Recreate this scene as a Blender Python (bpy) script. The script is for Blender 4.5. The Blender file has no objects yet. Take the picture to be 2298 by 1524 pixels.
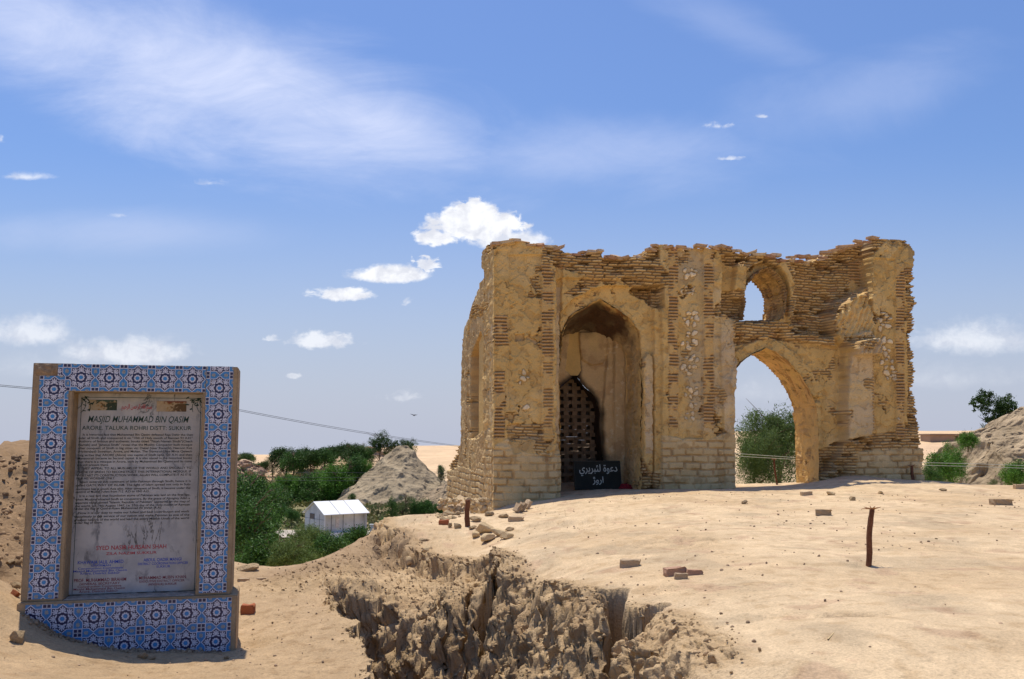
import bpy, math, random
import numpy as np
from mathutils import Vector, Matrix

random.seed(7); np.random.seed(7)
SC = bpy.context.scene
COL = SC.collection
# ---------------------------------------------------------------- camera, sky, sun, exposure
EYE = 1.6
FPX, CX, CY, HOR = 2100.0, 1149.0, 762.0, 990.0
PITCH = math.atan((HOR - CY) / FPX)
cam = bpy.data.cameras.new('camera'); camo = bpy.data.objects.new('camera', cam); COL.objects.link(camo)
cam.sensor_width = 36.0; cam.lens = 36.0 * FPX / 2298.0; cam.clip_start = 0.05; cam.clip_end = 6000
camo.location = (0, 0, EYE); camo.rotation_euler = (math.pi / 2 + PITCH, 0, 0)
SC.camera = camo
SC.view_settings.view_transform = 'Standard'; SC.view_settings.look = 'None'
SC.view_settings.exposure = 0.32; SC.view_settings.gamma = 1.0

SUN_EL = math.radians(74); SAZ = (-0.45, 0.89)
_n = math.hypot(*SAZ); sv = Vector((SAZ[0] / _n * math.cos(SUN_EL), SAZ[1] / _n * math.cos(SUN_EL), math.sin(SUN_EL)))
sun = bpy.data.lights.new('sun', 'SUN'); sun.energy = 3.7; sun.angle = math.radians(0.55); sun.color = (1.0, 0.91, 0.77)
suno = bpy.data.objects.new('sun', sun); COL.objects.link(suno)
suno.rotation_euler = sv.to_track_quat('Z', 'Y').to_euler(); suno.location = (-20, 30, 40)

def ray(px, py):
    """pixel of the photograph -> slopes (X/Y, Z/Y) of the sight line from the eye"""
    x = (np.asarray(px, float) - CX) / FPX; v = (CY - np.asarray(py, float)) / FPX
    dy = math.cos(PITCH) - v * math.sin(PITCH); dz = math.sin(PITCH) + v * math.cos(PITCH)
    return x / dy, dz / dy
def at_z(px, py, zr):
    a, b = ray(px, py); Y = zr / b
    return float(a * Y), float(Y), zr + EYE
def at_Y(px, py, Y):
    a, b = ray(px, py); return float(a * Y), float(Y), float(b * Y + EYE)
def proj(X, Y, Z):
    z = Z - EYE
    d = Y * math.cos(PITCH) + z * math.sin(PITCH); u = -Y * math.sin(PITCH) + z * math.cos(PITCH)
    return CX + FPX * X / d, CY - FPX * u / d

# ---- world: Nishita sky with clouds placed by direction
world = bpy.data.worlds.new("World"); SC.world = world; world.use_nodes = True
nt = world.node_tree; N = nt.nodes; L = nt.links; N.clear()
def nd(t, **k):
    n = N.new(t)
    for a, b in k.items(): setattr(n, a, b)
    return n
out = nd('ShaderNodeOutputWorld'); bg = nd('ShaderNodeBackground')
sky = nd('ShaderNodeTexSky', sky_type='NISHITA', sun_disc=False, sun_elevation=SUN_EL,
         sun_rotation=math.atan2(SAZ[0], SAZ[1]), altitude=60, air_density=1.25, dust_density=1.4, ozone_density=2.2)
tc = nd('ShaderNodeTexCoord'); sep = nd('ShaderNodeSeparateXYZ'); L.new(tc.outputs['Generated'], sep.inputs[0])
def mt(op, a, b=None, c=None, clamp=False):
    n = nd('ShaderNodeMath', operation=op, use_clamp=clamp)
    for i, v in enumerate((a, b, c)):
        if v is None: continue
        if isinstance(v, (int, float)): n.inputs[i].default_value = v
        else: L.new(v, n.inputs[i])
    return n.outputs[0]
ysafe = mt('MAXIMUM', sep.outputs[1], 0.02)
A = mt('DIVIDE', sep.outputs[0], ysafe); B = mt('DIVIDE', sep.outputs[2], ysafe)
cmb = nd('ShaderNodeCombineXYZ'); L.new(A, cmb.inputs[0]); L.new(B, cmb.inputs[1]); AB = cmb.outputs[0]
def noise(vec, scale, detail=6, rough=0.55, dist=0.0, sx=1, sy=1, rot=0.0):
    m = nd('ShaderNodeMapping'); m.inputs['Scale'].default_value = (sx, sy, 1); m.inputs['Rotation'].default_value = (0, 0, rot)
    L.new(vec, m.inputs[0]); n = nd('ShaderNodeTexNoise'); n.inputs['Scale'].default_value = scale
    n.inputs['Detail'].default_value = detail; n.inputs['Roughness'].default_value = rough; n.inputs['Distortion'].default_value = dist
    L.new(m.outputs[0], n.inputs['Vector']); return n.outputs['Fac']
def ell(px, py, rx, ry, rot=0.0):
    a, b = ray(px, py); m = nd('ShaderNodeMapping', vector_type='TEXTURE')
    m.inputs['Location'].default_value = (float(a), float(b), 0); m.inputs['Rotation'].default_value = (0, 0, rot)
    m.inputs['Scale'].default_value = (rx * 1.03 / FPX, ry * 1.03 / FPX, 1); L.new(AB, m.inputs[0])
    v = nd('ShaderNodeVectorMath', operation='LENGTH'); L.new(m.outputs[0], v.inputs[0])
    return mt('SUBTRACT', 1.0, v.outputs['Value']), m.outputs[0]
def sstep(v, lo, hi):
    n = nd('ShaderNodeMapRange', interpolation_type='SMOOTHSTEP'); n.inputs[1].default_value = lo; n.inputs[2].default_value = hi
    L.new(v, n.inputs[0]); return n.outputs[0]
# cumulus: (x, y, rx, ry, softness, strength)
n1 = mt('SUBTRACT', .24, mt('ABSOLUTE', mt('SUBTRACT', noise(AB, 21, 10, 0.58, 0.1), 0.5)))
n1 = mt('MULTIPLY', mt('SUBTRACT', n1, .12), 2.6); n2 = mt('SUBTRACT', noise(AB, 9, 3, 0.5), 0.5); n3 = mt('SUBTRACT', noise(AB, 75, 6, 0.6, .6, 1, 1.6), 0.5)
cum = None
for (x, y, rx, ry, so, st) in [(1062, 512, 112, 70, .13, 1), (1058, 488, 62, 50, .12, 1), (1110, 512, 80, 48, .14, 1), (1140, 545, 110, 36, .25, .9), (985, 538, 62, 32, .2, 1), (880, 622, 105, 34, .22, 1), (960, 600, 30, 30, .3, .9), (770, 665, 85, 24, .25, .95),
        (720, 770, 88, 30, .3, .72), (610, 762, 28, 10, .4, .5), (60, 752, 118, 52, .4, .62), (290, 798, 165, 50, .4, .65), (170, 830, 300, 50, .6, .2),
        (2200, 765, 190, 66, .45, .62), (2120, 855, 220, 50, .7, .25), (1700, 880, 130, 60, .7, .2), (658, 845, 20, 9, .4, .5), (905, 893, 50, 18, .6, .3),
        (1612, 284, 36, 12, .7, .6), (1710, 262, 18, 6, .6, .5), (1640, 357, 42, 7, .7, .6), (55, 398, 75, 16, .7, .7), (470, 412, 60, 12, .9, .35),
        (1690, 870, 70, 40, .9, .35), (915, 680, 18, 11, .6, .5), (265, 485, 22, 9, .8, .35), (2, 315, 12, 14, .6, .5)]:
    e, loc = ell(x, y, rx, ry)
    # flat-bottomed puffs: clamp below
    s = nd('ShaderNodeSeparateXYZ'); L.new(loc, s.inputs[0])
    under = mt('MULTIPLY', mt('MAXIMUM', mt('MULTIPLY', s.outputs[1], -1.0), 0.0), 0.9)
    v = mt('SUBTRACT', mt('ADD', mt('ADD', e, mt('MULTIPLY', n1, .62)), mt('ADD', mt('MULTIPLY', n2, 1.0), mt('MULTIPLY', n3, .55 if rx > 100 else 1.2)) if rx > 60 else mt('MULTIPLY', n3, 3.4)), under)
    f = mt('MULTIPLY', sstep(v, .08, .16 + so * 1.7), st)
    cum = f if cum is None else mt('MAXIMUM', cum, f)
# cirrus veils
w1 = noise(AB, 3.2, 8, .62, .6, 1.0, 2.4, math.radians(28)); w2 = noise(AB, 1.7, 5, .55, .3, 1, 1.5, math.radians(-12))
cir = None
for (x, y, rx, ry, rot, st) in [(520, 190, 800, 230, -.33, 1.0), (120, 60, 620, 190, -.25, .8), (820, 270, 460, 150, -.3, .9), (640, 170, 380, 120, -.35, .9), (1330, 350, 560, 110, .02, .42),
                                (1900, 220, 420, 120, .3, .25), (250, 520, 420, 60, 0, .35), (1650, 60, 300, 70, -.4, .22)]:
    e, _ = ell(x, y, rx, ry, rot)
    f = mt('MULTIPLY', sstep(mt('ADD', e, mt('MULTIPLY', mt('SUBTRACT', w1, .5), 1.5)), -.05, 1.0), st)
    cir = f if cir is None else mt('MAXIMUM', cir, f)
cir = mt('MULTIPLY', cir, mt('ADD', mt('MULTIPLY', mt('SUBTRACT', noise(AB, 7, 9, .68, .9, 1, 2.2, math.radians(24)), .5), 1.1), mt('ADD', mt('MULTIPLY', w2, 1.2), .28)), None, True)
# sky colour: Nishita, with a touch of deeper blue as the lens saw it
hz = sstep(B, .34, -.03)
tint = nd('ShaderNodeVectorMath', operation='MULTIPLY'); L.new(sky.outputs[0], tint.inputs[0]); tint.inputs[1].default_value = (0.61, 0.75, 1.06)
cmix = nd('ShaderNodeMix', data_type='RGBA'); L.new(cir, cmix.inputs[0]); L.new(tint.outputs[0], cmix.inputs[6])
cmix.inputs[7].default_value = (5.6, 6.2, 8.2, 1)
hmix = nd('ShaderNodeMix', data_type='RGBA'); L.new(mt('MULTIPLY', hz, .85), hmix.inputs[0]); L.new(cmix.outputs[2], hmix.inputs[6]); hmix.inputs[7].default_value = (4.5, 4.8, 5.9, 1)
cc = nd('ShaderNodeMix', data_type='RGBA'); L.new(sstep(noise(AB, 40, 6, .6, .3), .36, .60), cc.inputs[0])
cc.inputs[6].default_value = (6.2, 6.4, 7.1, 1); cc.inputs[7].default_value = (8.2, 8.3, 8.6, 1)
fm = nd('ShaderNodeMix', data_type='RGBA'); L.new(cum, fm.inputs[0]); L.new(hmix.outputs[2], fm.inputs[6]); L.new(cc.outputs[2], fm.inputs[7])
L.new(fm.outputs[2], bg.inputs[0]); bg.inputs[1].default_value = 0.10; L.new(bg.outputs[0], out.inputs[0])

# ---------------------------------------------------------------- noise and mesh helpers
def _h(ix, iy, iz, s):
    h = (ix * 374761393 + iy * 668265263 + iz * 1274126177 + s * 144665) & 0xFFFFFFFF
    h = ((h ^ (h >> 13)) * 1274126177) & 0xFFFFFFFF
    h = ((h ^ (h >> 16)) * 2246822519) & 0xFFFFFFFF
    return (h ^ (h >> 15)) & 0xFFFFFFFF
def rnd(ix, iy=0, iz=0, s=0):
    return _h(np.asarray(ix).astype(np.int64), np.asarray(iy).astype(np.int64), np.asarray(iz).astype(np.int64), s) / 4294967295.0
_G = np.random.RandomState(3).normal(size=(256, 3)); _G /= np.linalg.norm(_G, axis=1)[:, None]
def perlin(x, y, z, s=0):
    xi = np.floor(x).astype(np.int64); yi = np.floor(y).astype(np.int64); zi = np.floor(z).astype(np.int64)
    xf, yf, zf = x - xi, y - yi, z - zi
    f = lambda t: t * t * t * (t * (t * 6 - 15) + 10)
    u, v, w = f(xf), f(yf), f(zf); r = 0
    for dx in (0, 1):
        for dy in (0, 1):
            for dz in (0, 1):
                g = _G[_h(xi + dx, yi + dy, zi + dz, s) & 255]
                d = g[..., 0] * (xf - dx) + g[..., 1] * (yf - dy) + g[..., 2] * (zf - dz)
                r = r + d * (u if dx else 1 - u) * (v if dy else 1 - v) * (w if dz else 1 - w)
    return r * 1.5
def fbm(x, y, z, f=1.0, o=4, s=0, g=.5):
    r, a = 0, 1.0
    for i in range(o):
        r = r + a * perlin(x * f, y * f, z * f, s + i); f *= 2.03; a *= g
    return r
def ridged(x, y, z, f=1.0, o=4, s=0):
    r, a = 0, 1.0
    for i in range(o):
        r = r + a * (1 - 2.2 * np.abs(perlin(x * f, y * f, z * f, s + i))); f *= 2.1; a *= .5
    return r * .5
def worley(x, y, z, f, s=0):
    """distance to nearest and gap to second nearest cell point, and a random number per cell"""
    x, y, z = x * f, y * f, z * f
    xi = np.floor(x).astype(np.int64); yi = np.floor(y).astype(np.int64); zi = np.floor(z).astype(np.int64)
    d1 = np.full(x.shape, 9.0); d2 = np.full(x.shape, 9.0); rid = np.zeros(x.shape)
    for dx in (-1, 0, 1):
        for dy in (-1, 0, 1):
            for dz in (-1, 0, 1):
                cx, cy, cz = xi + dx, yi + dy, zi + dz
                qx = cx + rnd(cx, cy, cz, s); qy = cy + rnd(cx, cy, cz, s + 1); qz = cz + rnd(cx, cy, cz, s + 2)
                d = (qx - x) ** 2 + (qy - y) ** 2 + (qz - z) ** 2
                m = d < d1; d2 = np.where(m, d1, np.minimum(d2, d)); rid = np.where(m, rnd(cx, cy, cz, s + 3), rid); d1 = np.where(m, d, d1)
    return np.sqrt(d1), np.sqrt(d2) - np.sqrt(d1), rid
def sm(x, a, b):
    t = np.clip((x - a) / (b - a), 0, 1); return t * t * (3 - 2 * t)
def inpoly(px, py, poly):
    r = np.zeros(np.shape(px), bool); n = len(poly)
    for i in range(n):
        x0, y0 = poly[i][:2]; x1, y1 = poly[(i + 1) % n][:2]
        if y0 == y1: continue
        c = ((y0 > py) != (y1 > py)) & (px < (x1 - x0) * (py - y0) / (y1 - y0) + x0)
        r ^= c
    return r
def polydist(px, py, pts, closed=False, vals=None):
    """distance to a polyline, with a value interpolated along it"""
    D = np.full(np.shape(px), 1e9); V = np.zeros(np.shape(px)); n = len(pts)
    for i in range(n if closed else n - 1):
        x0, y0 = pts[i][:2]; x1, y1 = pts[(i + 1) % n][:2]
        dx, dy = x1 - x0, y1 - y0; l = dx * dx + dy * dy + 1e-12
        t = np.clip(((px - x0) * dx + (py - y0) * dy) / l, 0, 1)
        d = np.hypot(px - x0 - t * dx, py - y0 - t * dy); m = d < D
        D = np.where(m, d, D)
        if vals is not None: V = np.where(m, vals[i] + t * (vals[(i + 1) % n] - vals[i]), V)
    return (D, V) if vals is not None else D

def tag(o, label=None, cat=None, group=None, kind=None):
    if label: o['label'] = label
    if cat: o['category'] = cat
    if group: o['group'] = group
    if kind: o['kind'] = kind
    return o
def mesh_np(name, verts, faces, mat, parent=None, cols=None, smooth=False, mats=None, fmat=None, link=True):
    """verts (n,3); faces: (m,4) or (m,3) array, or list of lists"""
    me = bpy.data.meshes.new(name); verts = np.asarray(verts, dtype=np.float32)
    if isinstance(faces, np.ndarray):
        k = faces.shape[1]; me.vertices.add(len(verts)); me.vertices.foreach_set('co', verts.ravel())
        me.loops.add(faces.size); me.loops.foreach_set('vertex_index', faces.astype(np.int32).ravel())
        me.polygons.add(len(faces)); me.polygons.foreach_set('loop_start', np.arange(0, faces.size, k, dtype=np.int32))
        me.update(calc_edges=True)
    else:
        me.from_pydata([tuple(map(float, v)) for v in verts], [], faces); me.update()
    if cols is not None:
        at = me.attributes.new('Col', 'FLOAT_COLOR', 'POINT'); c = np.ones((len(verts), 4), np.float32); c[:, :3] = cols
        at.data.foreach_set('color', c.ravel())
    for m in (mats or [mat]): me.materials.append(m)
    if fmat is not None: me.polygons.foreach_set('material_index', np.asarray(fmat, dtype=np.int32))
    if smooth: me.polygons.foreach_set('use_smooth', np.ones(len(me.polygons), bool))
    me.update()
    o = bpy.data.objects.new(name, me)
    if link: COL.objects.link(o)
    if parent: o.parent = parent
    return o
def empty(name, loc=(0, 0, 0), rz=0.0, **k):
    o = bpy.data.objects.new(name, None); COL.objects.link(o); o.location = loc; o.rotation_euler = (0, 0, rz); o.empty_display_size = .2
    return tag(o, **k)
def grid_faces(nr, nc, mask=None):
    i = np.arange(nr - 1)[:, None] * nc + np.arange(nc - 1)[None, :]
    f = np.stack([i, i + 1, i + nc + 1, i + nc], -1)
    return f[mask] if mask is not None else f.reshape(-1, 4)

# ---------------------------------------------------------------- materials
def material(name, col=(.5, .5, .5), rough=.9, attr=False, var=.25, vscale=8.0, bump=.0, bscale=60.0, spec=.2, fine=.12, island=0.0, metal=0, trans=0.0, bump2=0.0, speck=0.0):
    m = bpy.data.materials.new(name); m.use_nodes = True; t = m.node_tree; n = t.nodes; l = t.links; n.clear()
    o = n.new('ShaderNodeOutputMaterial'); p = n.new('ShaderNodeBsdfPrincipled'); l.new(p.outputs[0], o.inputs[0])
    p.inputs['Roughness'].default_value = rough; p.inputs['Specular IOR Level'].default_value = spec; p.inputs['Metallic'].default_value = metal
    if attr:
        a = n.new('ShaderNodeAttribute'); a.attribute_name = 'Col'; base = a.outputs['Color']
    else:
        a = n.new('ShaderNodeRGB'); a.outputs[0].default_value = (*col, 1); base = a.outputs[0]
    tcn = n.new('ShaderNodeTexCoord'); vec = tcn.outputs['Object']
    def nz(sc, de=5, ro=.6):
        x = n.new('ShaderNodeTexNoise'); x.inputs['Scale'].default_value = sc; x.inputs['Detail'].default_value = de; x.inputs['Roughness'].default_value = ro
        l.new(vec, x.inputs['Vector']); return x.outputs['Fac']
    def mr(v, a0, a1, b0, b1):
        x = n.new('ShaderNodeMapRange'); l.new(v, x.inputs[0])
        for i, q in enumerate((a0, a1, b0, b1)): x.inputs[1 + i].default_value = q
        return x.outputs[0]
    def mul(a_, b_):
        x = n.new('ShaderNodeMath'); x.operation = 'MULTIPLY'; l.new(a_, x.inputs[0]); l.new(b_, x.inputs[1]); return x.outputs[0]
    fac = mr(nz(vscale), .3, .7, 1 - var, 1 + var)
    if fine: fac = mul(fac, mr(nz(bscale * 1.3, 4, .7), .3, .7, 1 - fine, 1 + fine))
    if speck:
        vo = n.new('ShaderNodeTexVoronoi'); vo.inputs['Scale'].default_value = bscale * .8; l.new(vec, vo.inputs['Vector'])
        fac = mul(fac, mr(vo.outputs['Distance'], .05, .22, 1 - speck, 1.0))
    if island:
        g = n.new('ShaderNodeNewGeometry'); fac = mul(fac, mr(g.outputs['Random Per Island'], 0, 1, 1 - island, 1 + island))
    x = n.new('ShaderNodeVectorMath'); x.operation = 'SCALE'; l.new(base, x.inputs[0]); l.new(fac, x.inputs['Scale'])
    l.new(x.outputs[0], p.inputs['Base Color'])
    if bump:
        b = n.new('ShaderNodeBump'); b.inputs['Strength'].default_value = 1.0; b.inputs['Distance'].default_value = bump
        l.new(nz(bscale, 6, .65), b.inputs['Height']); last = b
        if bump2:
            b2 = n.new('ShaderNodeBump'); b2.inputs['Distance'].default_value = bump2; l.new(nz(bscale * .22, 6, .6), b2.inputs['Height']); l.new(b.outputs[0], b2.inputs['Normal']); last = b2
        l.new(last.outputs[0], p.inputs['Normal'])
    if trans:
        tr = n.new('ShaderNodeBsdfTranslucent'); l.new(x.outputs[0], tr.inputs[0]); mx = n.new('ShaderNodeMixShader'); mx.inputs[0].default_value = trans
        l.new(p.outputs[0], mx.inputs[1]); l.new(tr.outputs[0], mx.inputs[2]); l.new(mx.outputs[0], o.inputs[0])
    return m
M = {}
M['earth'] = material('earth', attr=True, var=.10, vscale=1.7, bump=.010, bscale=60, fine=.20, bump2=.012, speck=.16)
M['far_earth'] = material('far_earth', attr=True, var=.14, vscale=.15, bump=.15, bscale=.9, fine=.12, bump2=.4)
M['mound'] = material('mound_clay', attr=True, var=.16, vscale=.8, bump=.12, bscale=3.0, fine=.18, bump2=.35)
M['masonry'] = material('masonry', attr=True, var=.12, vscale=2.2, bump=.006, bscale=60, fine=.14, bump2=.012)
M['brick'] = material('old_brick', (.50, .33, .19), var=.2, vscale=9, bump=.005, bscale=50, fine=.18)
M['stone'] = material('limestone', (.62, .46, .26), var=.16, vscale=6, bump=.008, bscale=30, fine=.15)
M['clay'] = material('clay_clod', (.33, .24, .145), var=.2, vscale=6, bump=.008, bscale=50, fine=.2)
M['redbrick'] = material('red_brick', (.38, .13, .06), var=.2, vscale=12, bump=.004, bscale=60, fine=.2)
M['wood'] = material('weathered_wood', (.17, .07, .035), var=.3, vscale=20, bump=.004, bscale=80, fine=.25)

# ---------------------------------------------------------------- ruin frame (needed by the ground as well)
TH = math.radians(12)
U = np.array([math.cos(TH), math.sin(TH), 0]); NB = np.array([-math.sin(TH), math.cos(TH), 0])
C0 = np.array(at_Y(1111, 1140, 16.0)); C0z = C0.copy(); C0z[2] = 0
def f2w(u, d, z):
    return C0z[0] + u * U[0] + d * NB[0], C0z[1] + u * U[1] + d * NB[1], z
def px2f(px, py, d=0.0):
    """pixel -> (u, z) on the plane d behind the ruin's front"""
    a, b = ray(px, py); s = (C0z @ NB + d) / (a * NB[0] + NB[1])
    return (a * s - C0z[0]) * U[0] + (s - C0z[1]) * U[1], b * s + EYE
def px2s(px, py, u0=0.0):
    """pixel -> (t, z) on the side plane u = u0"""
    a, b = ray(px, py); s = (C0z @ U + u0) / (a * U[0] + U[1])
    return (a * s - C0z[0]) * NB[0] + (s - C0z[1]) * NB[1], b * s + EYE
# ---------------------------------------------------------------- the ground
def P(*rows): return [at_z(*r) for r in rows]
CTRL = P((0, 1524, -1.36), (200, 1524, -1.45), (500, 1524, -1.5), (800, 1524, -1.5), (0, 1440, -1.32), (0, 1380, -1.2), (55, 1358, -1.23), (110, 1385, -1.33), (165, 1418, -1.45),
    (250, 1443, -1.53), (400, 1452, -1.57), (520, 1440, -1.58), (600, 1445, -1.55), (700, 1400, -1.5), (600, 1350, -1.48), (560, 1290, -1.42), (640, 1288, -1.42), (700, 1330, -1.45),
    (620, 1500, -1.52), (535, 1262, -1.35), (735, 1300, -1.36), (780, 1260, -1.28), (820, 1220, -1.2), (700, 1262, -1.38), (650, 1276, -1.4), (760, 1236, -1.3), (812, 1208, -1.2),
    (0, 1003, -.12), (0, 1100, -.57), (0, 1200, -.9), (0, 1290, -1.12), (50, 1240, -1.0), (-200, 1200, -.7), (-300, 1400, -1.1), (60, 1010, -.2),
    (1000, 1165, -1.12), (900, 1182, -1.13), (850, 1177, -1.13), (1111, 1141, -1.14), (1060, 1128, -1.2), (1150, 1200, -1.08), (1200, 1150, -1.0), (1194, 1127, -1.03),
    (1275, 1110, -.93), (1300, 1200, -.95), (1300, 1130, -.9), (1400, 1094, -.85), (1490, 1097, -.84), (1660, 1093, -.84), (1740, 1088, -.82), (1850, 1077, -.72), (1900, 1066, -.63), (1960, 1079, -.75),
    (2075, 1084, -.81), (1850, 1096, -.79), (1500, 1200, -.86), (1700, 1200, -.84), (2000, 1200, -.84), (2298, 1200, -.84), (2298, 1110, -.82), (2200, 1089, -.82), (2298, 1300, -.84), (2298, 1524, -.85),
    (1900, 1524, -.86), (1700, 1524, -.88), (1750, 1380, -.86), (1500, 1300, -.9), (1350, 1250, -.93), (1420, 1335, -.93), (1200, 1230, -1.02), (1264, 1325, -1.02), (1133, 1261, -1.06), (1095, 1240, -1.09),
    (1000, 1300, -1.32), (1100, 1322, -1.24), (900, 1290, -1.35), (800, 1312, -1.4), (870, 1250, -1.33), (1180, 1335, -1.13), (960, 1250, -1.3), (1060, 1270, -1.25)) + \
    [(x, y, z + EYE) for x, y, z in [(-3, 12.8, -3.2), (-6, 17, -4.0), (-2.5, 17, -3.8), (-4, 23, -6), (-2.6, 13.4, -2.5), (-2.4, 14.8, -2.9), (-2.6, 20, -4.0), (-4.2, 10.5, -1.0), (-5.5, 12, -.4), (-8, 14, -.05), (-7.4, 11, -.3),
    (-8, 19, -1.5), (-13, 14, 0), (-13, 6, -.6), (-13, 22, -3), (-1.9, 22.5, -2.6), (-1.45, 19.5, -1.5), (1, 22, -1.3), (3, 21, -1.1), (6.2, 21.5, -1.5), (8, 22, -2), (4.5, 19.3, -.88), (0, 26, -4), (8, 27, -4.5), (13, 26, -4.5), (9.6, 20, -1.2), (14, 20, -1.2), (14, 10, -.8),
    (0, 0, -1.6), (0, 3, -1.55), (-2, 3, -1.5), (-6, 2, -1.2), (2.5, 1, -.9), (6, 1, -.85), (14, 0, -.8)]]
CTRL = np.array(CTRL)
def tps(pts, vals, lam=.02):
    n = len(pts); d = np.linalg.norm(pts[:, None] - pts[None], axis=2); K = np.where(d > 0, d * d * np.log(d + 1e-9), 0) + lam * np.eye(n)
    Pm = np.c_[np.ones(n), pts]; Am = np.zeros((n + 3, n + 3)); Am[:n, :n] = K; Am[:n, n:] = Pm; Am[n:, :n] = Pm.T
    w = np.linalg.solve(Am, np.r_[vals, 0, 0, 0])
    def f(x, y):
        r = w[n] + w[n + 1] * x + w[n + 2] * y
        for i in range(n):
            q = (x - pts[i, 0]) ** 2 + (y - pts[i, 1]) ** 2 + 1e-12; r = r + w[i] * .5 * q * np.log(q)
        return r
    return f
ground_rbf = tps(CTRL[:, :2], CTRL[:, 2])

RIM = P((735, 1322, -1.47), (800, 1330, -1.50), (870, 1333, -1.52), (950, 1340, -1.49), (1040, 1352, -1.43), (1120, 1346, -1.34), (1200, 1338, -1.22), (1264, 1342, -1.10), (1340, 1356, -.98), (1440, 1370, -.93),
        (1500, 1400, -.91), (1540, 1460, -.9), (1610, 1524, -.88)) + [(.74, 2.8, EYE - .88), (.6, 2.1, EYE - .95), (.15, 1.6, EYE - 1.2)]
BANK = [(-.45, 2.2, EYE - 1.5), (-.65, 4, EYE - 1.5)] + P((828, 1540, -1.5), (818, 1480, -1.5), (792, 1420, -1.48), (752, 1365, -1.46), (735, 1322, -1.45))
TRENCH = RIM + BANK[:-1]
SCARP = P((852, 1174, -1.12), (902, 1200, -1.12), (989, 1216, -1.1), (1083, 1226, -1.08), (1133, 1261, -1.05), (1180, 1290, -1.04), (1264, 1326, -1.02), (1340, 1346, -.97))
CRACKS = [(P((1080, 1262, -1.15), (1050, 1310, -1.22), (1022, 1345, -1.27), (1012, 1378, -1.35)), .045, .30), (P((1132, 1262, -1.08), (1095, 1300, -1.18), (1075, 1345, -1.25), (1072, 1385, -1.35)), .055, .40),
          (P((1475, 1362, -.93), (1430, 1380, -.95), (1412, 1420, -1.05), (1385, 1470, -1.25), (1378, 1524, -1.5)), .085, .9), (P((1225, 1345, -1.15), (1215, 1400, -1.35), (1210, 1480, -1.6)), .035, .25),
          (P((985, 1300, -1.3), (1000, 1340, -1.4), (1020, 1385, -1.5)), .03, .2)]
FACE = SCARP + P((1400, 1352, -.95), (1470, 1364, -.92), (1510, 1420, -.9), (1550, 1470, -.9), (1620, 1530, -.88)) + [(.76, 2.8), (.6, 2.1), (.15, 1.6)] + BANK + P((712, 1300, -1.4), (765, 1258, -1.3), (815, 1215, -1.2))
def z_far(x, y):
    r = np.hypot(x, y)
    z = -7.2 + .4 * fbm(x, y, 0 * x, .02, 3, 50); k = -.0062 + .0148 * sm(x / np.maximum(y, 1), 0, .25) - .009 * sm(-x / np.maximum(y, 1), .12, .18)
    t = sm(r, 130, 330); z = z * (1 - t) + t * (k * r + (1.2 + r * .0006) * fbm(x, y, 0 * x, .008, 4, 60))
    return EYE + z
def ground_height(x, y, fine=True):
    z = ground_rbf(x, y)
    zz = 0 * x
    fb = fbm(x, y, zz, 1.1, 4, 5)
    z = z + .025 * fb
    # craggy scarp under the plateau edge (left part)
    wob = .10 * fbm(x, y, zz, 1.6, 3, 9) + .05 * fbm(x, y, zz, 6, 2, 19)
    tr = inpoly(x + wob, y + wob * .7, TRENCH)
    dR, vR = polydist(x + wob, y + wob * .7, RIM, False, [p[2] for p in RIM]); dB, vB = polydist(x + wob * .4, y, BANK, False, [p[2] for p in BANK])
    steep = 2.2 + .9 * sm(y, 6.4, 8.2) + .6 * fbm(x, y, zz, 1.5, 2, 91)
    zt = np.maximum(z - np.minimum(dR, .12) * 1.0 - np.maximum(dR - .12, 0) * steep, vB - 7 * dB)
    zt = np.maximum(zt, EYE - 4.6)
    z = np.where(tr, np.minimum(z, zt), z)
    dS = polydist(x, y, SCARP)
    rough = np.where(tr, sm(dR, -.05, .12), 0) * .85
    cx = polydist(x, y, P((880, 1240, -1.2), (960, 1270, -1.28), (1060, 1320, -1.25), (1200, 1345, -1.1), (1330, 1365, -1.0), (1500, 1400, -.95), (1590, 1500, -.92)))
    rough = np.maximum(rough, .45 * sm(cx, .26, .05)) ; rough = np.maximum(rough, .75 * sm(dS, .24, .03))
    wf = .10 * fbm(x, y, zz, 3.0, 4, 15); fin = inpoly(x + wf, y + wf, FACE); dF = polydist(x + wf, y + wf, FACE, True); rough = np.maximum(rough, np.where(fin, .22 + .34 * sm(dF, 0, .14), .22 * sm(dF, .12, 0)))
    heap = polydist(x, y, P((650, 1300, -1.4), (760, 1270, -1.3), (860, 1240, -1.25))); rough = np.maximum(rough, .5 * sm(heap, .9, .2))
    rough = np.where(y > 14, 0, rough)
    z = z - .20 * np.where(fin, sm((dF - 0) / (.10 + .6 * sm(dS, .08, .5)), 0, 1) * sm(dS, 1.4, .5), 0) * sm(y, 5.5, 7)
    for pts, w, dep in CRACKS:
        d = polydist(x + .04 * fbm(x, y, zz, 5, 2, 77), y + .04 * fbm(x, y, zz, 5, 2, 78), pts)
        z = z - dep * sm(d, w, w * .25)
    lefts = sm(x + .25 * y, -1.5, -2.6) * sm(y, 7.2, 8.2)
    return z, rough, tr, dR, lefts
xs = [0.0]
def spread(a, b, f):
    r = [a]
    while (r[-1] < b if b > a else r[-1] > b): r.append(r[-1] + (f(r[-1]) if b > a else -f(r[-1])))
    return r
fx = lambda v: .0062 if -2.0 < v < 1.0 else min(.0070 + (max(-2.0 - v, v - 1.0)) * .012, .12)
xs = np.array(sorted(set(spread(0, 15, fx)) | set(spread(0, -14, fx))))
ys = [1.9]
while ys[-1] < 27: ys.append(ys[-1] * (1.0016 if 4.3 < ys[-1] < 9.4 else 1.0029 if ys[-1] < 11 else 1.0036))
ys = np.array(ys)
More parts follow.
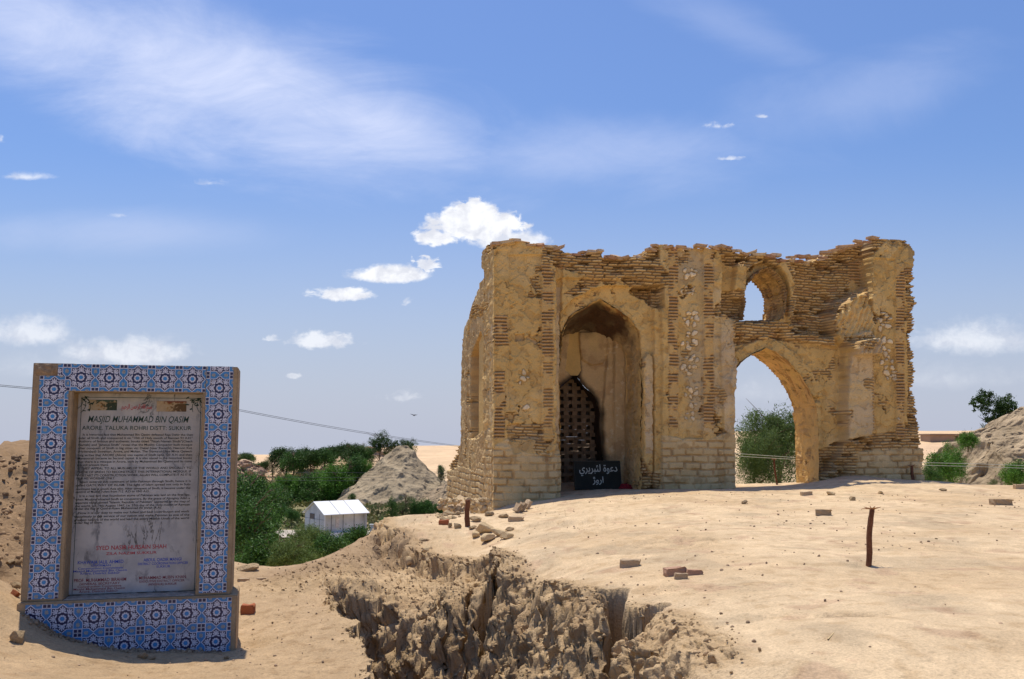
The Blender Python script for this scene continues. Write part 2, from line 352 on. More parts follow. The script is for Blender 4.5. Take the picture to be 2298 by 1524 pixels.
GX, GY = np.meshgrid(xs, ys)
GZ, ROUGH, TR, DR, LEFT = ground_height(GX, GY)
zero = 0 * GX
# three-dimensional crumble: push the surface about so that it overhangs in places
n1_ = ridged(GX, GY, GZ, 2.6, 5, 21); n2_ = fbm(GX, GY, GZ, 7, 4, 31); n3_ = fbm(GX, GY, GZ, 5, 3, 41)
R_ = ROUGH + .0
w4_ = worley(GX, GY, GZ, 4.2, 15)
rd1_ = ridged(GX + .05 * n2_, GY, GZ, 6.5, 4, 23); rd2_ = ridged(GX, GY, GZ, 19, 3, 24); rd3_ = ridged(GX, GY, GZ, 48, 2, 28); gro = ridged(GX * 3.0, GY * 1.2, GZ * .35, 1.5, 3, 26)
GZ = GZ + R_ * (.06 * n2_ + .05 * (rd1_ - .4) + .034 * (rd2_ - .4) + .012 * rd3_ + .03 * n1_ + .03 * (.45 - w4_[0]))
st_ = np.clip(np.hypot(np.gradient(GZ, axis=1) / np.gradient(GX, axis=1), np.gradient(GZ, axis=0) / np.gradient(GY, axis=0)), 0, 2) / 2
GX2 = GX - R_ * (.07 * (n1_ - .4) + .07 * (rd1_ - .4) + .045 * (rd2_ - .4) + .014 * rd3_ + .04 * n3_ + .06 * (.45 - w4_[0]) + .03 * st_ * (gro - .3)); GY2 = GY - R_ * (.06 * n3_ + .05 * (rd1_ - .4) + .03 * (rd2_ - .4) + .03 * st_ * (gro - .3))
# rubble slope on the left, footprints and small scars on the flats
GZ = GZ + LEFT * (-.15 + .20 * ridged(GX, GY, zero, 1.3, 5, 61) + .06 * ridged(GX, GY, zero, 7, 4, 63) + .07 * fbm(GX, GY, zero, 5, 3, 62) + .05 * (.5 - worley(GX, GY, zero, 5.0, 8)[0]))
flat = 1 - np.clip(R_ * 1.3 + LEFT, 0, 1)
scar = sm(fbm(GX, GY, zero, .9, 3, 71), .18, .5)
GZ = GZ + flat * (.003 * fbm(GX, GY, zero, 6, 3, 72) + .007 * scar * fbm(GX, GY, zero, 11, 3, 73) )
foot = sm(GX + .12 * GY, .4, -.2) * sm(GY, 9.8, 8.5)
GZ = GZ + flat * foot * (.008 * fbm(GX, GY, zero, 4.5, 3, 75) + .008 * fbm(GX, GY * 2.2, zero, 9, 2, 76))
def bump_at(px, py, zr, r, h, ex=1.0):
    global GZ
    X, Y, _ = at_z(px, py, zr); q = np.hypot((GX - X) / ex, GY - Y) / r
    q = q + .35 * fbm(GX, GY, zero, 5, 2, 88); GZ = GZ + h * sm(q, 1, .2)
bump_at(1915, 1395, -.86, .17, -.055, 1.6); bump_at(1745, 1385, -.86, .22, -.03, 1.6); bump_at(1945, 1272, -.84, .16, -.02, 1.4); bump_at(1480, 1225, -.88, .5, -.05, 1.4); bump_at(1300, 1200, -.95, .6, -.04)
bump_at(1330, 1160, -.9, .5, .05, 1.5); bump_at(2270, 1235, -.84, .5, -.03, 1.6); bump_at(1500, 1322, -.9, .2, -.04, 1.5); bump_at(560, 1440, -1.56, .25, -.05, 1.2)
# edges of the near sheet sink into the far land
edge = np.maximum.reduce([sm(GX, 13, 15), sm(GX, -12.5, -14), sm(GY, 24, 27)])
GZ = GZ * (1 - edge) + edge * (z_far(GX, GY) - .5)
# colours: dusty sand on the flats, greyer clay where the ground is broken
def mixc(a, b, t): return a + (b - a) * t[..., None]
sand = np.array([.60, .45, .275]); sand2 = np.array([.53, .385, .225]); clay = np.array([.46, .325, .18]); clay2 = np.array([.32, .21, .11]); damp = np.array([.42, .32, .20])
C = mixc(np.broadcast_to(sand, GX.shape + (3,)), sand2, sm(fbm(GX, GY, zero, .55, 4, 81), -.2, .5))
C = mixc(C, damp, .55 * sm(fbm(GX, GY, zero, 1.3, 4, 82), .15, .5))
C = mixc(C, np.array([.42, .27, .17]), .5 * sm(fbm(GX, GY, zero, 3.1, 3, 83), .30, .55))
C = mixc(C, np.array([.41, .285, .16]), sm(GX + .16 * GY, .5, -.1) * sm(GY, 12.5, 9.8) * .92)
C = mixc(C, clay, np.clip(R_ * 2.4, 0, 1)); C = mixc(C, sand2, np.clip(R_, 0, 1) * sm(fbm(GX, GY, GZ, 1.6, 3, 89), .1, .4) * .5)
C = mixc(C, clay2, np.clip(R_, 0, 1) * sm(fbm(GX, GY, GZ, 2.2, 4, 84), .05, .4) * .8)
C = mixc(C, clay2, np.where(TR, sm(DR, .25, 1.0), 0) * .35)  # shade of the pit put into the clay colour, darker away from the rim
C = mixc(C, np.array([.25, .16, .085]), LEFT * .95)
hp_ = sm(polydist(GX, GY, P((640, 1290, -1.4), (740, 1262, -1.32), (840, 1215, -1.2))), .75, .25); C = mixc(C, np.array([.31, .21, .12]), hp_ * .8)
t1_ = fbm(GX, GY * .8, zero, 8, 4, 85); t2_ = fbm(GX, GY * .8, zero, 30, 3, 86); C = mixc(C, C * np.array([.74, .68, .60]), flat * .5 * sm(t1_, .15, .55)); C = mixc(C, C * .66, flat * .7 * sm(t2_, .32, .6) * sm(fbm(GX, GY, zero, 1.0, 3, 87), -.25, .3)); C = mixc(C, C * 1.12, flat * sm(-t1_, .2, .6))
GZ = GZ + flat * (.002 * t2_ + .002 * t1_)
gv = np.stack([GX2, GY2, GZ], -1).reshape(-1, 3)
NR, NC = GX.shape
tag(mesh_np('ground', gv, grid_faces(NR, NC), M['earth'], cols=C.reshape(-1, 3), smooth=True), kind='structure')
def gz(x, y):
    """height of the finished ground under (x, y)"""
    j = int(np.clip(np.searchsorted(xs, x), 1, NC - 1)); i = int(np.clip(np.searchsorted(ys, y), 1, NR - 1))
    return float(np.mean(GZ[i - 1:i + 1, j - 1:j + 1]))
def gpx(px, py, zr=-.85):
    """ground point seen at a pixel (solved by walking down the sight line)"""
    a, b = ray(px, py); a, b = float(a), float(b); Y = 3.0
    while Y < 26 and EYE + b * Y > gz(a * Y, Y): Y += .08
    for _ in range(6): Y -= .0135 if EYE + b * Y < gz(a * Y, Y) else -.005
    return float(a * Y), float(Y), gz(a * Y, Y)

# the ground nearer than the fine sheet (under and behind the eye), and the far land to the horizon
def coarse(name, x0, x1, y0, y1, nx, ny, zf, cf, mat):
    X, Y = np.meshgrid(np.linspace(x0, x1, nx), np.linspace(y0, y1, ny)); Z = zf(X, Y)
    return mesh_np(name, np.stack([X, Y, Z], -1).reshape(-1, 3), grid_faces(ny, nx), mat, cols=cf(X, Y, Z).reshape(-1, 3), smooth=True)
def zb(X, Y):
    z = EYE - 1.55 + .7 * sm(X, .5, 2.0) + .25 * sm(X, -4, -9) - .012
    return z + .02 * fbm(X, Y, 0 * X, 1, 3, 4)
bk = coarse('foreground_ground', -14, 15, -14, 1.9, 240, 130, zb, lambda X, Y, Z: mixc(np.broadcast_to(sand2, X.shape + (3,)), clay, sm(fbm(X, Y, 0 * X, .8, 3, 2), 0, .5)), M['earth'])
tag(bk, kind='structure')
# polar sheet for the far land
rr = np.concatenate([np.linspace(8, 60, 90), np.geomspace(61, 5200, 260)]); aa = np.linspace(-math.pi, math.pi, 721)
RA, AA = np.meshgrid(rr, aa, indexing='ij'); FX, FY = RA * np.sin(AA), RA * np.cos(AA); FZ = z_far(FX, FY)
hole = (FX > -13.5) & (FX < 14.5) & (FY > -13.5) & (FY < 26); FZ = np.where(hole, EYE - 9.5, FZ)
dn = np.array([.62, .44, .26])
FC = np.broadcast_to(np.array([.36, .27, .155]), FX.shape + (3,))
FC = mixc(FC, np.array([.17, .165, .07]), sm(fbm(FX, FY, 0 * FX, .06, 4, 91), -.15, .2) * sm(RA, 130, 95))
FC = mixc(FC, dn, sm(RA, 120, 180)); FC = mixc(FC, np.array([.58, .40, .25]), sm(fbm(FX, FY, 0 * FX, .02, 4, 93), .1, .5) * .6)
tag(mesh_np('desert_ground', np.stack([FX, FY, FZ], -1).reshape(-1, 3), grid_faces(*FX.shape)[:, ::-1].copy(), M['far_earth'], cols=FC.reshape(-1, 3), smooth=True), kind='structure')

# valley road: a pale strip on the valley floor
xr = np.linspace(-60, 30, 120); yr = 74 + .06 * xr
rv = []
for k, w in enumerate((-2.6, 2.6)):
    yy = yr + w; rv.append(np.stack([xr, yy, z_far(xr, yy) + .10], -1))
tag(mesh_np('road', np.concatenate(rv), grid_faces(2, 120), material('road_dust', (.46, .40, .33), var=.1, vscale=.5)), kind='structure')

# ---- hills as real lumps of land
def hill(name, D, crest, depth, base_zr, colf, mat, kind='structure', rough=1.0, n=(260, 200), steep=1.6, seed=0, freq=.35, over=0.0):
    """crest: [(px, py)] outline seen at distance D, turned into heights above base; depth = half thickness"""
    pts = [at_Y(px, py, D) for px, py in crest]; X0, X1 = pts[0][0], pts[-1][0]
    X, V = np.meshgrid(np.linspace(X0, X1, n[0]), np.linspace(-1, 1, n[1]))
    H = np.interp(X, [p[0] for p in pts], [p[2] for p in pts]) - (EYE + base_zr)
    prof = np.clip(1 - np.abs(V) ** steep, 0, 1); Y = D + V * depth
    Z = EYE + base_zr + H * prof
    s = rough
    rg = ridged(X * 1.0, Y * .8, Z * .9, freq, 5, seed + 11); fb = fbm(X, Y, Z, freq * 2.2, 4, seed + 13)
    fl = sm(H * prof, 0, .25 * np.max(H))
    Z2 = Z + fl * s * (.30 * fb + .22 * rg) * prof ** .3; Y2 = Y - fl * s * (.9 * rg + .4 * fb); X2 = X + fl * s * .5 * fbm(X, Y, Z, freq * 1.7, 3, seed + 17)
    o = mesh_np(name, np.stack([X2, Y2, Z2 - .05], -1).reshape(-1, 3), grid_faces(n[1], n[0]), mat, cols=colf(X, Y, Z, rg).reshape(-1, 3), smooth=True)
    return tag(o, kind=kind) if kind else o
def mc(a, b):
    a, b = np.array(a), np.array(b)
    return lambda X, Y, Z, rg: mixc(np.broadcast_to(a, X.shape + (3,)), b, sm(rg, .2, .9))
hill('mound', 112, [(735, 1135), (770, 1112), (800, 1080), (845, 1040), (880, 1012), (898, 1001), (915, 1000), (935, 1018), (965, 1052), (985, 1070), (1010, 1085), (1040, 1108), (1080, 1130)], 9.5, -7.6,
     mc((.30, .235, .15), (.39, .31, .20)), M['mound'], rough=.75, steep=1.15, seed=1, freq=.26)
hill('spur_hill', 101, [(930, 1130), (955, 1108), (985, 1092), (1010, 1080), (1030, 1100), (1060, 1125)], 4, -7.6, mc((.28, .21, .13), (.36, .27, .17)), M['mound'], rough=.5, seed=5, freq=.4)
hill('ridge_hill', 140, [(380, 1090), (450, 1050), (530, 1040), (560, 1033), (600, 1062), (655, 1052), (700, 1036), (740, 1026), (790, 1012), (840, 1008), (900, 1020), (960, 1060), (1000, 1100)], 12, -7.6,
     mc((.52, .37, .235), (.60, .44, .28)), M['mound'], rough=1.8, seed=2, freq=.18)
hill('outcrop_hill', 126, [(505, 1120), (525, 1040), (545, 1036), (580, 1045), (600, 1080), (640, 1120)], 5, -7.6, mc((.38, .25, .17), (.46, .31, .21)), M['mound'], rough=1.6, seed=3, freq=.3)
hill('rocky_hill', 29, [(2118, 1100), (2135, 1060), (2150, 1022), (2158, 985), (2185, 972), (2215, 960), (2240, 958), (2262, 930), (2290, 918), (2330, 905), (2400, 900), (2480, 930), (2600, 1010), (2700, 1090)], 4.2, -1.75,
     mc((.33, .25, .155), (.46, .35, .22)), M['mound'], rough=.42, seed=4, freq=.7, steep=1.9, n=(420, 300))
# ---------------------------------------------------------------- the ruined mosque
ruin = empty('mosque_ruin', tuple(f2w(3.5, .5, C0[2] - .1)), label='ruined brick and mud plaster mosque facade with pointed arches and crumbling top', cat='ruin')
bpy.context.view_layer.update()
def kid(o, parent=None):
    """keep the mesh where it is in the world and make it a part"""
    p = parent or ruin; o.parent = p
    o.matrix_parent_inverse = Matrix.Translation(-ruin.location) if p is ruin else Matrix.Identity(4)
    return o
PL = np.array([.65, .43, .158]); PL2 = np.array([.74, .53, .24]); PLD = np.array([.36, .205, .075]); BR = np.array([.60, .395, .165]); BRL = np.array([.75, .55, .27]); RED = np.array([.47, .25, .12]); MOR = np.array([.32, .20, .095]); STO = np.array([.80, .64, .40]); SOOT = np.array([.035, .022, .014])
def bricks(u, z, h, l, seed, wob=.012, mort=.010, rnd_edge=.014, stagger=True, vjoint=True):
    zz = z + wob * perlin(u * 1.6, z * 1.6, 0 * u, seed) + wob * .35 * perlin(u * 7, z * 7, 0 * u, seed + 1)
    row = np.floor(zz / h); uu = u + row % 2 * l * .5 * stagger + (rnd(row, 0, 0, seed) - .5) * l * .35 + .008 * perlin(u * 9, z * 9, 0 * u, seed + 3)
    col = np.floor(uu / l); cl = (rnd(row, col, 1, seed) - .5) * .24; cr = (rnd(row, col + 1, 1, seed) - .5) * .24
    fu = uu / l - col; fz = zz / h - row
    eu = np.minimum(fu - cl, 1 + cr - fu) * l if vjoint else 1.0
    ez = np.minimum(fz, 1 - fz) * h
    e = np.minimum(eu, ez) if vjoint else ez
    prof = sm(e, mort * .5, mort * .5 + rnd_edge)
    if vjoint: prof = prof * (fu > cl) * (fu < 1 + cr)
    return prof, rnd(row, col, 2, seed), rnd(row, col, 3, seed), rnd(row, col, 4, seed)
def box(px, py, x0, x1, y0, y1, s=2.0):
    return sm(px, x0 - s / 2, x0 + s / 2) * sm(-px, -x1 - s / 2, -x1 + s / 2) * sm(py, y0 - s / 2, y0 + s / 2) * sm(-py, -y1 - s / 2, -y1 + s / 2)
def poly(px, py, pts, s=2.0):
    i = inpoly(px, py, pts); d = polydist(px, py, pts, True); return sm(np.where(i, d, -d), -s / 2, s / 2)
def relief(px, py, u, z, seed, base, colour, rb, pb, rib, stones, plates=.5):
    px0_, py0_ = px, py
    """common dressing of a wall face.  base: depth in m, rb: rough thin bricks, pb: plinth bricks, rib: stacked brick ribs"""
    zero = 0 * u; d = base.copy(); C = colour.copy(); fall = sm(fbm(u, z, zero, 1.9, 5, seed + 33), .40, .415) * (1 - np.clip(pb + rib, 0, 1)); rb = np.maximum(rb, fall * .9)
    f1 = fbm(u, z, zero, 2.2, 4, seed); f2 = fbm(u, z, zero, 9, 4, seed + 4); f3 = fbm(u, z, zero, 32, 2, seed + 6)
    pl = 1 - np.clip(rb + pb + rib, 0, 1)
    # flaking coats of plaster with stepped edges
    k1 = fbm(u, z, zero, 3.0, 5, seed + 9); k2 = fbm(u + 7, z, zero, 4.6, 5, seed + 19)
    st1 = sm(k1, .10, .125); st2 = sm(k2, .20, .22)
    d = d + pl * (.005 * f1 + .010 * f2 + .004 * f3 + plates * (.022 * st1 + .026 * st2))
    C = mixc(C, C * np.array([1.08, 1.06, 1.02]), np.clip(f1, 0, 1)); C = mixc(C, PLD, pl * np.clip(.30 * st2 + .42 * sm(f2, .25, .6) * sm(f1, -.1, .3), 0, .8))
    C = mixc(C, PL2, pl * .55 * sm(fbm(u, z, zero, 1.1, 4, seed + 30), .05, .4))
    ck = np.abs(fbm(u, z, zero, 1.7, 4, seed + 40)); cr = sm(ck, .012, .003) * sm(perlin(u * 1.2, z * 1.2, zero, seed + 41), .05, .25) * pl
    d = d + .022 * cr; C = mixc(C, MOR * .8, cr * .7)
    # thin rough bricks
    ero = fbm(u, z, zero, 1.3, 4, seed + 53); zr_ = z + .035 * perlin(u * .9, z * .9, zero, seed + 54) + .012 * perlin(u * 4, z * 4, zero, seed + 55)
    p, a, b, c = bricks(u, zr_, .0525, .185, seed + 50, wob=.016); miss = (c > .94) * 1.0; hol = sm(fbm(u, z, zero, 2.1, 3, seed + 52), .16, .42)
    rd = (1 - p) * .038 + (a - .5) * (.034 + .04 * hol) + miss * .085 + hol * (.06 + .07 * (c > .6)) + .004 * f2 + .035 * ero
    bc = mixc(np.broadcast_to(BR, C.shape), BRL, sm(b, .35, .95)); bc = mixc(bc, RED, sm(a, .78, .97) * .6); bc = mixc(bc, PLD, sm(c, .5, .9) * .45)
    bc = mixc(bc, MOR, np.clip((1 - p) * .85 + miss * .7, 0, 1))
    d = d + rb * rd; C = mixc(C, bc, rb)
    # plinth of larger bricks, smeared with plaster here and there
    p, a, b, c = bricks(u, z, .122, .30, seed + 60, wob=.028, mort=.007, rnd_edge=.022); sme = sm(fbm(u, z, zero, 1.4, 4, seed + 61), .06, .36); jit = .6 + .7 * sm(fbm(u, z, zero, 3, 3, seed + 62), -.2, .3)
    rd = (1 - p) * .030 * (1 - sme * .75) * jit + (a - .5) * .012 + .005 * f2 + .002 * f3 - .01
    bc = mixc(np.broadcast_to(np.array([.62, .44, .205]), C.shape), np.array([.69, .51, .26]), b * .9); bc = mixc(bc, PLD, sm(fbm(u, z, zero, 5, 3, seed + 63), .2, .5) * .5); bc = mixc(bc, MOR * 1.3, (1 - p) * (1 - sme * .85) * .6 * np.minimum(jit, 1))
    d = d + pb * rd; C = mixc(C, bc, pb)
    # ribs: bricks on edge stacked in a column
    p, a, b, c = bricks(u, z, .058, 3.0, seed + 70, wob=.01, vjoint=False, mort=.008, rnd_edge=.016); wr = sm(fbm(u, z, zero, 3.2, 3, seed + 71), .30, .05)
    nib = .02 * sm(np.abs(fbm(u, z, zero, 12, 2, seed + 72)), .35, .1)
    rd = (1 - p) * .045 * wr + (a - .5) * .028 * wr - .012 + .4 * (nib - .01)
    bc = mixc(np.broadcast_to(np.array([.56, .36, .165]), C.shape), RED, sm(b, .65, 1) * .4); bc = mixc(bc, MOR, (1 - p) * wr * .9); bc = mixc(bc, PL, (1 - wr) * .7)
    d = d + rib * rd; C = mixc(C, bc, rib)
    for (sx, sy, r, k) in stones:
        th = rnd(int(sx * 7), int(sy * 3), 1) * 3.1; q = np.hypot(((px - sx) * math.cos(th) + (py - sy) * math.sin(th)) / (r * (1.1 + .3 * k)), (-(px - sx) * math.sin(th) + (py - sy) * math.cos(th)) / (r * (.75 + .15 * k)))
        ang = np.arctan2(py - sy, px - sx); q = q * (1 + .11 * np.cos(ang * 3 + sx) + .06 * np.cos(ang * 5 + sy)); m = sm(q, 1.05, .85)
        ring = sm(q, 1.35, 1.1) * (1 - m); d = d - m * .022 * np.clip(1.3 - q * .5, 0, 1) + ring * .010; C = mixc(C, STO * (.82 + .35 * k), m); C = mixc(C, PLD, ring * .5)
    return d, C
def wall_mesh(name, u, z, d, C, cell, thick, to_w, mat, nd_=7, rag=.02, back=True, seed=0):
    """front skin + all its boundary edges carried back through the thickness"""
    nr, nc = u.shape; X, Y, Z = to_w(u, d, z); fv = np.stack([X, Y, Z], -1).reshape(-1, 3); F = grid_faces(nr, nc, cell)
    pad = np.zeros((nr + 1, nc + 1), bool); pad[1:-1, 1:-1] = cell; ed = []
    i, j = np.nonzero(pad[1:, 1:-1] != pad[:-1, 1:-1])           # horizontal edges on row i between column j, j+1
    ins = pad[:-1, 1:-1][i, j]; a = i * nc + j; b = a + 1; ed.append(np.stack([np.where(ins, a, b), np.where(ins, b, a)], 1))
    i, j = np.nonzero(pad[1:-1, 1:] != pad[1:-1, :-1]); ins = pad[1:-1, 1:][i, j]; a = i * nc + j; b = a + nc
    ed.append(np.stack([np.where(ins, a, b), np.where(ins, b, a)], 1))
    E = np.concatenate(ed); used = np.unique(E); idx = np.full(nr * nc, -1); idx[used] = np.arange(len(used))
    uu, zz, dd = u.ravel()[used], z.ravel()[used], d.ravel()[used]; V = [fv]; CC = [C.reshape(-1, 3)]; off = len(fv); prev = used; prevE = E; faces = [F]
    for k in range(1, nd_ + 1):
        t = k / nd_; dk = dd + (thick - dd) * t
        un = uu + rag * fbm(uu * 1.0, zz, dk * 2.5, 5, 3, seed + 3) * min(1, 3 * t); zn = zz + rag * fbm(uu + 5, zz, dk * 2.5, 5, 3, seed + 5) * min(1, 3 * t)
        x, y, w = to_w(un, dk, zn); V.append(np.stack([x, y, w], -1)); CC.append(mixc(C.reshape(-1, 3)[used], BR, np.full(len(used), .6)) * (.8 + .4 * rnd(np.floor(zz / .055), np.floor(uu / .15), k)[:, None]))
        curE = idx[E] + off; faces.append(np.stack([prevE[:, 1], prevE[:, 0], curE[:, 0], curE[:, 1]], 1)); prevE = curE; off += len(used)
    V = np.concatenate(V); CC = np.concatenate(CC); faces = np.concatenate(faces)
    if back:
        s = 6; cb = cell[:(nr - 1) // s * s, :(nc - 1) // s * s].reshape((nr - 1) // s, s, (nc - 1) // s, s).mean(axis=(1, 3)) > .45
        ub, zb_ = u[::s, ::s][:cb.shape[0] + 1, :cb.shape[1] + 1], z[::s, ::s][:cb.shape[0] + 1, :cb.shape[1] + 1]
        x, y, w = to_w(ub, thick + .02 * fbm(ub, zb_, 0 * ub, 4, 3, 9), zb_); o = len(V); V = np.concatenate([V, np.stack([x, y, w], -1).reshape(-1, 3)]); CC = np.concatenate([CC, np.broadcast_to(PL, (ub.size, 3))])
        faces = np.concatenate([faces, grid_faces(*ub.shape, cb)[:, ::-1] + o])
    used = np.unique(faces); mp = np.full(len(V), -1); mp[used] = np.arange(len(used))
    return mesh_np(name, V[used], mp[faces], mat, cols=CC[used], smooth=False)

# ---- openings, traced once and given their true size on the wall plane
ALC = [(1262, 1150), (1262, 1000), (1261, 860), (1262, 783), (1268, 740), (1283, 708), (1306, 692), (1331, 680), (1355, 668), (1380, 683), (1406, 701), (1426, 720), (1440, 742), (1446, 785), (1447, 860), (1446, 1000), (1445, 1150)]
ARC = [(1650, 1150), (1650, 1000), (1648, 862), (1652, 836), (1668, 812), (1695, 793), (1726, 779), (1748, 790), (1776, 811), (1802, 840), (1824, 874), (1838, 912), (1843, 960), (1846, 1150)]
WIN = [(1668, 718), (1676, 690), (1674, 655), (1682, 636), (1697, 616), (1723, 599), (1742, 611), (1758, 630), (1768, 655), (1768, 690), (1758, 716)]
TOP = [(1100, 556), (1112, 549), (1118, 548), (1144, 545), (1154, 537), (1165, 539), (1187, 547), (1191, 545), (1216, 545), (1218, 552), (1241, 553), (1262, 559), (1270, 570), (1298, 570), (1308, 566), (1347, 563), (1366, 578), (1374, 581), (1409, 574), (1433, 577),
       (1449, 569), (1473, 553), (1501, 551), (1507, 557), (1580, 552), (1607, 556), (1626, 554), (1655, 558), (1674, 564), (1699, 567), (1723, 571), (1750, 571), (1766, 581), (1801, 575), (1839, 574), (1852, 578), (1863, 570), (1877, 562), (1901, 551), (1925, 546), (1960, 532), (1985, 527), (2006, 527), (2033, 539), (2047, 553),
       (2049, 585), (2050, 610), (2054, 640), (2054, 668), (2056, 684), (2047, 700), (2049, 735), (2042, 765), (2049, 790), (2051, 860), (2056, 930), (2063, 975), (2067, 1000), (2072, 1040), (2079, 1100), (2079, 1150), (1100, 1150)]
STN = []
_r = random.Random(5)
for cx_, cy_, n_, sx_, sy_ in [(1552, 611, 4, 14, 7), (1548, 650, 5, 16, 9), (1551, 708, 5, 15, 6), (1549, 722, 4, 12, 5), (1553, 748, 3, 12, 5), (1549, 770, 6, 15, 9), (1553, 800, 5, 14, 6), (1550, 830, 7, 16, 8), (1553, 880, 6, 14, 9), (1557, 912, 3, 10, 9), (1550, 935, 5, 16, 7), (1990, 712, 6, 15, 8), (1986, 735, 4, 12, 5), (1997, 764, 4, 12, 6), (1990, 785, 4, 13, 7), (1993, 808, 5, 12, 8), (2000, 836, 14, 11, 12),
                               (2017, 942, 2, 6, 5), (1178, 846, 5, 12, 11), (1180, 914, 3, 10, 3)]:
    for _ in range(n_ * 3):
        c_ = (cx_ + _r.uniform(-sx_, sx_), cy_ + _r.uniform(-sy_ - 2, sy_ + 2), _r.uniform(3.2, 6.8), _r.random())
        if all(math.hypot(c_[0] - o_[0], c_[1] - o_[1]) > (c_[2] + o_[2]) * .95 for o_ in STN): STN.append(c_)

# ---- front
RES = .0085
ug = np.arange(-.03, 8.35, RES); zg = np.arange(C0[2] - .35, EYE + 3.85, RES); UG, ZG = np.meshgrid(ug, zg)
_x, _y, _z = f2w(UG, 0, ZG); PX, PY = proj(_x, _y, _z)
Z0 = 0 * UG; wx = PX + 3.0 * fbm(UG, ZG, Z0, 2.5, 3, 101) + 1.6 * fbm(UG, ZG, Z0, 11, 2, 102); wy = PY + 3.0 * fbm(UG, ZG, Z0, 2.5, 3, 103) + 1.6 * fbm(UG, ZG, Z0, 11, 2, 104)
base = np.zeros_like(UG)
# pier one
base += .05 * box(wx, wy, 1143, 1215, 572, 985, 3) + .02 * box(wx, wy, 1112, 1142, 560, 1000, 3)
base += .09 * box(wx, wy, 1248, 1264, 600, 1020, 2) - .02 * box(wx, wy, 1236, 1248, 620, 1010, 2)
# panel of the alcove: stepped frame, spandrels set back
base += .07 * poly(wx, wy, [(1252, 1200), (1252, 628), (1262, 622), (1480, 628), (1486, 640), (1487, 1200)], 3)
base += .11 * poly(wx, wy, [(1262, 1200), (1262, 700), (1290, 670), (1330, 648), (1362, 640), (1420, 640), (1472, 640), (1474, 1200)], 3)
base += .20 * poly(wx, wy, [(1430, 640), (1490, 640), (1491, 690), (1476, 692), (1455, 672), (1428, 660), (1418, 650)], 2)
base += -.10 * poly(wx, wy, [(1448, 810), (1458, 790), (1470, 800), (1472, 1200), (1447, 1200)], 4)
base += .06 * poly(wx, wy, [(1420, 1090), (1424, 1035), (1445, 1022), (1462, 1060), (1478, 1075), (1478, 1110)], 6)
# pier two: sunk middle panel between two ribs
base += .045 * box(wx, wy, 1524, 1578, 560, 985, 3) + .012 * box(wx, wy, 1604, 1622, 560, 985, 3)
base += -.035 * poly(wx, wy, [(1616, 712), (1624, 706), (1646, 722), (1652, 860), (1658, 1100), (1626, 1100)], 3)
# bay of the large arch and the upper window
bay = poly(wx, wy, [(1622, 575), (1660, 560), (1958, 520), (1958, 760), (1898, 770), (1895, 1010), (1870, 1060), (1782, 1100), (1782, 1160), (1650, 1160), (1650, 720), (1640, 712), (1622, 702)], 4)
base += .20 * bay
upper = poly(wx, wy, [(1762, 560), (1960, 500), (1958, 640), (1930, 660), (1895, 670), (1872, 700), (1880, 760), (1800, 745), (1775, 715), (1795, 670), (1790, 610)], 5); base += .20 * upper
base += .10 * poly(wx, wy, [(1625, 650), (1666, 650), (1672, 700), (1640, 714), (1622, 705)], 4)
hood = polydist(wx, wy, [(1664, 655), (1668, 600), (1690, 583), (1723, 573), (1762, 585), (1784, 622), (1790, 665), (1786, 712)]); base += -.17 * sm(hood, 15, 11)
base += -.05 * poly(wx, wy, [(1740, 708), (1765, 680), (1785, 690), (1795, 720), (1790, 735), (1745, 722)], 4)
ledge = poly(wx, wy, [(1644, 712), (1690, 708), (1790, 730), (1882, 752), (1884, 775), (1820, 765), (1760, 752), (1646, 760)], 5); base += -.09 * ledge * sm(wy, 705, 725)
arcb = polydist(wx, wy, [(1649, 862), (1664, 800), (1692, 782), (1726, 766), (1760, 782), (1792, 805), (1822, 840), (1845, 880)]); base += -.06 * sm(arcb, 16, 12)
base += -.10 * poly(wx, wy, [(1783, 902), (1850, 900), (1856, 1010), (1840, 1020), (1783, 1015)], 4)
# broken springing of a vault
vf = poly(wx, wy, [(1925, 655), (1940, 650), (1951, 690), (1958, 735), (1957, 800), (1906, 798), (1892, 770), (1872, 735), (1874, 702), (1890, 690)], 4)
base += -vf * (.24 + .022 * np.cos((wx + .35 * wy) * .62 + 2.2 * fbm(UG, ZG, Z0, 2.5, 3, 133)) + .05 * fbm(UG, ZG, Z0, 3, 4, 134) + .0018 * (wx - 1915))
pil = poly(wx, wy, [(1902, 790), (1912, 752), (1925, 746), (1944, 744), (1950, 760), (1955, 870), (1955, 965), (1938, 986), (1918, 1000), (1898, 996), (1896, 880), (1903, 810)], 4); base += -.13 * pil
# pier three
base += .035 * box(wx, wy, 1962, 2010, 580, 990, 3)
eb = poly(wx, wy, [(1872, 1085), (1800, 1070), (1828, 1052), (1850, 1032), (1880, 1030), (1915, 1050), (1905, 1075)], 6); base += .16 * eb * sm(fbm(UG, ZG, Z0, 4, 3, 130), -.35, .1)
base += .05 * poly(wx, wy, [(1783, 1100), (1783, 1010), (1850, 1008), (1905, 1000), (1912, 1060), (1870, 1100)], 5)
base += .10 * poly(wx, wy, [(1157, 751), (1177, 749), (1178, 762), (1159, 764)], 2) + .06 * box(wx, wy, 1150, 1166, 951, 956, 2) + .05 * box(wx, wy, 1226, 1233, 1012, 1018, 2)
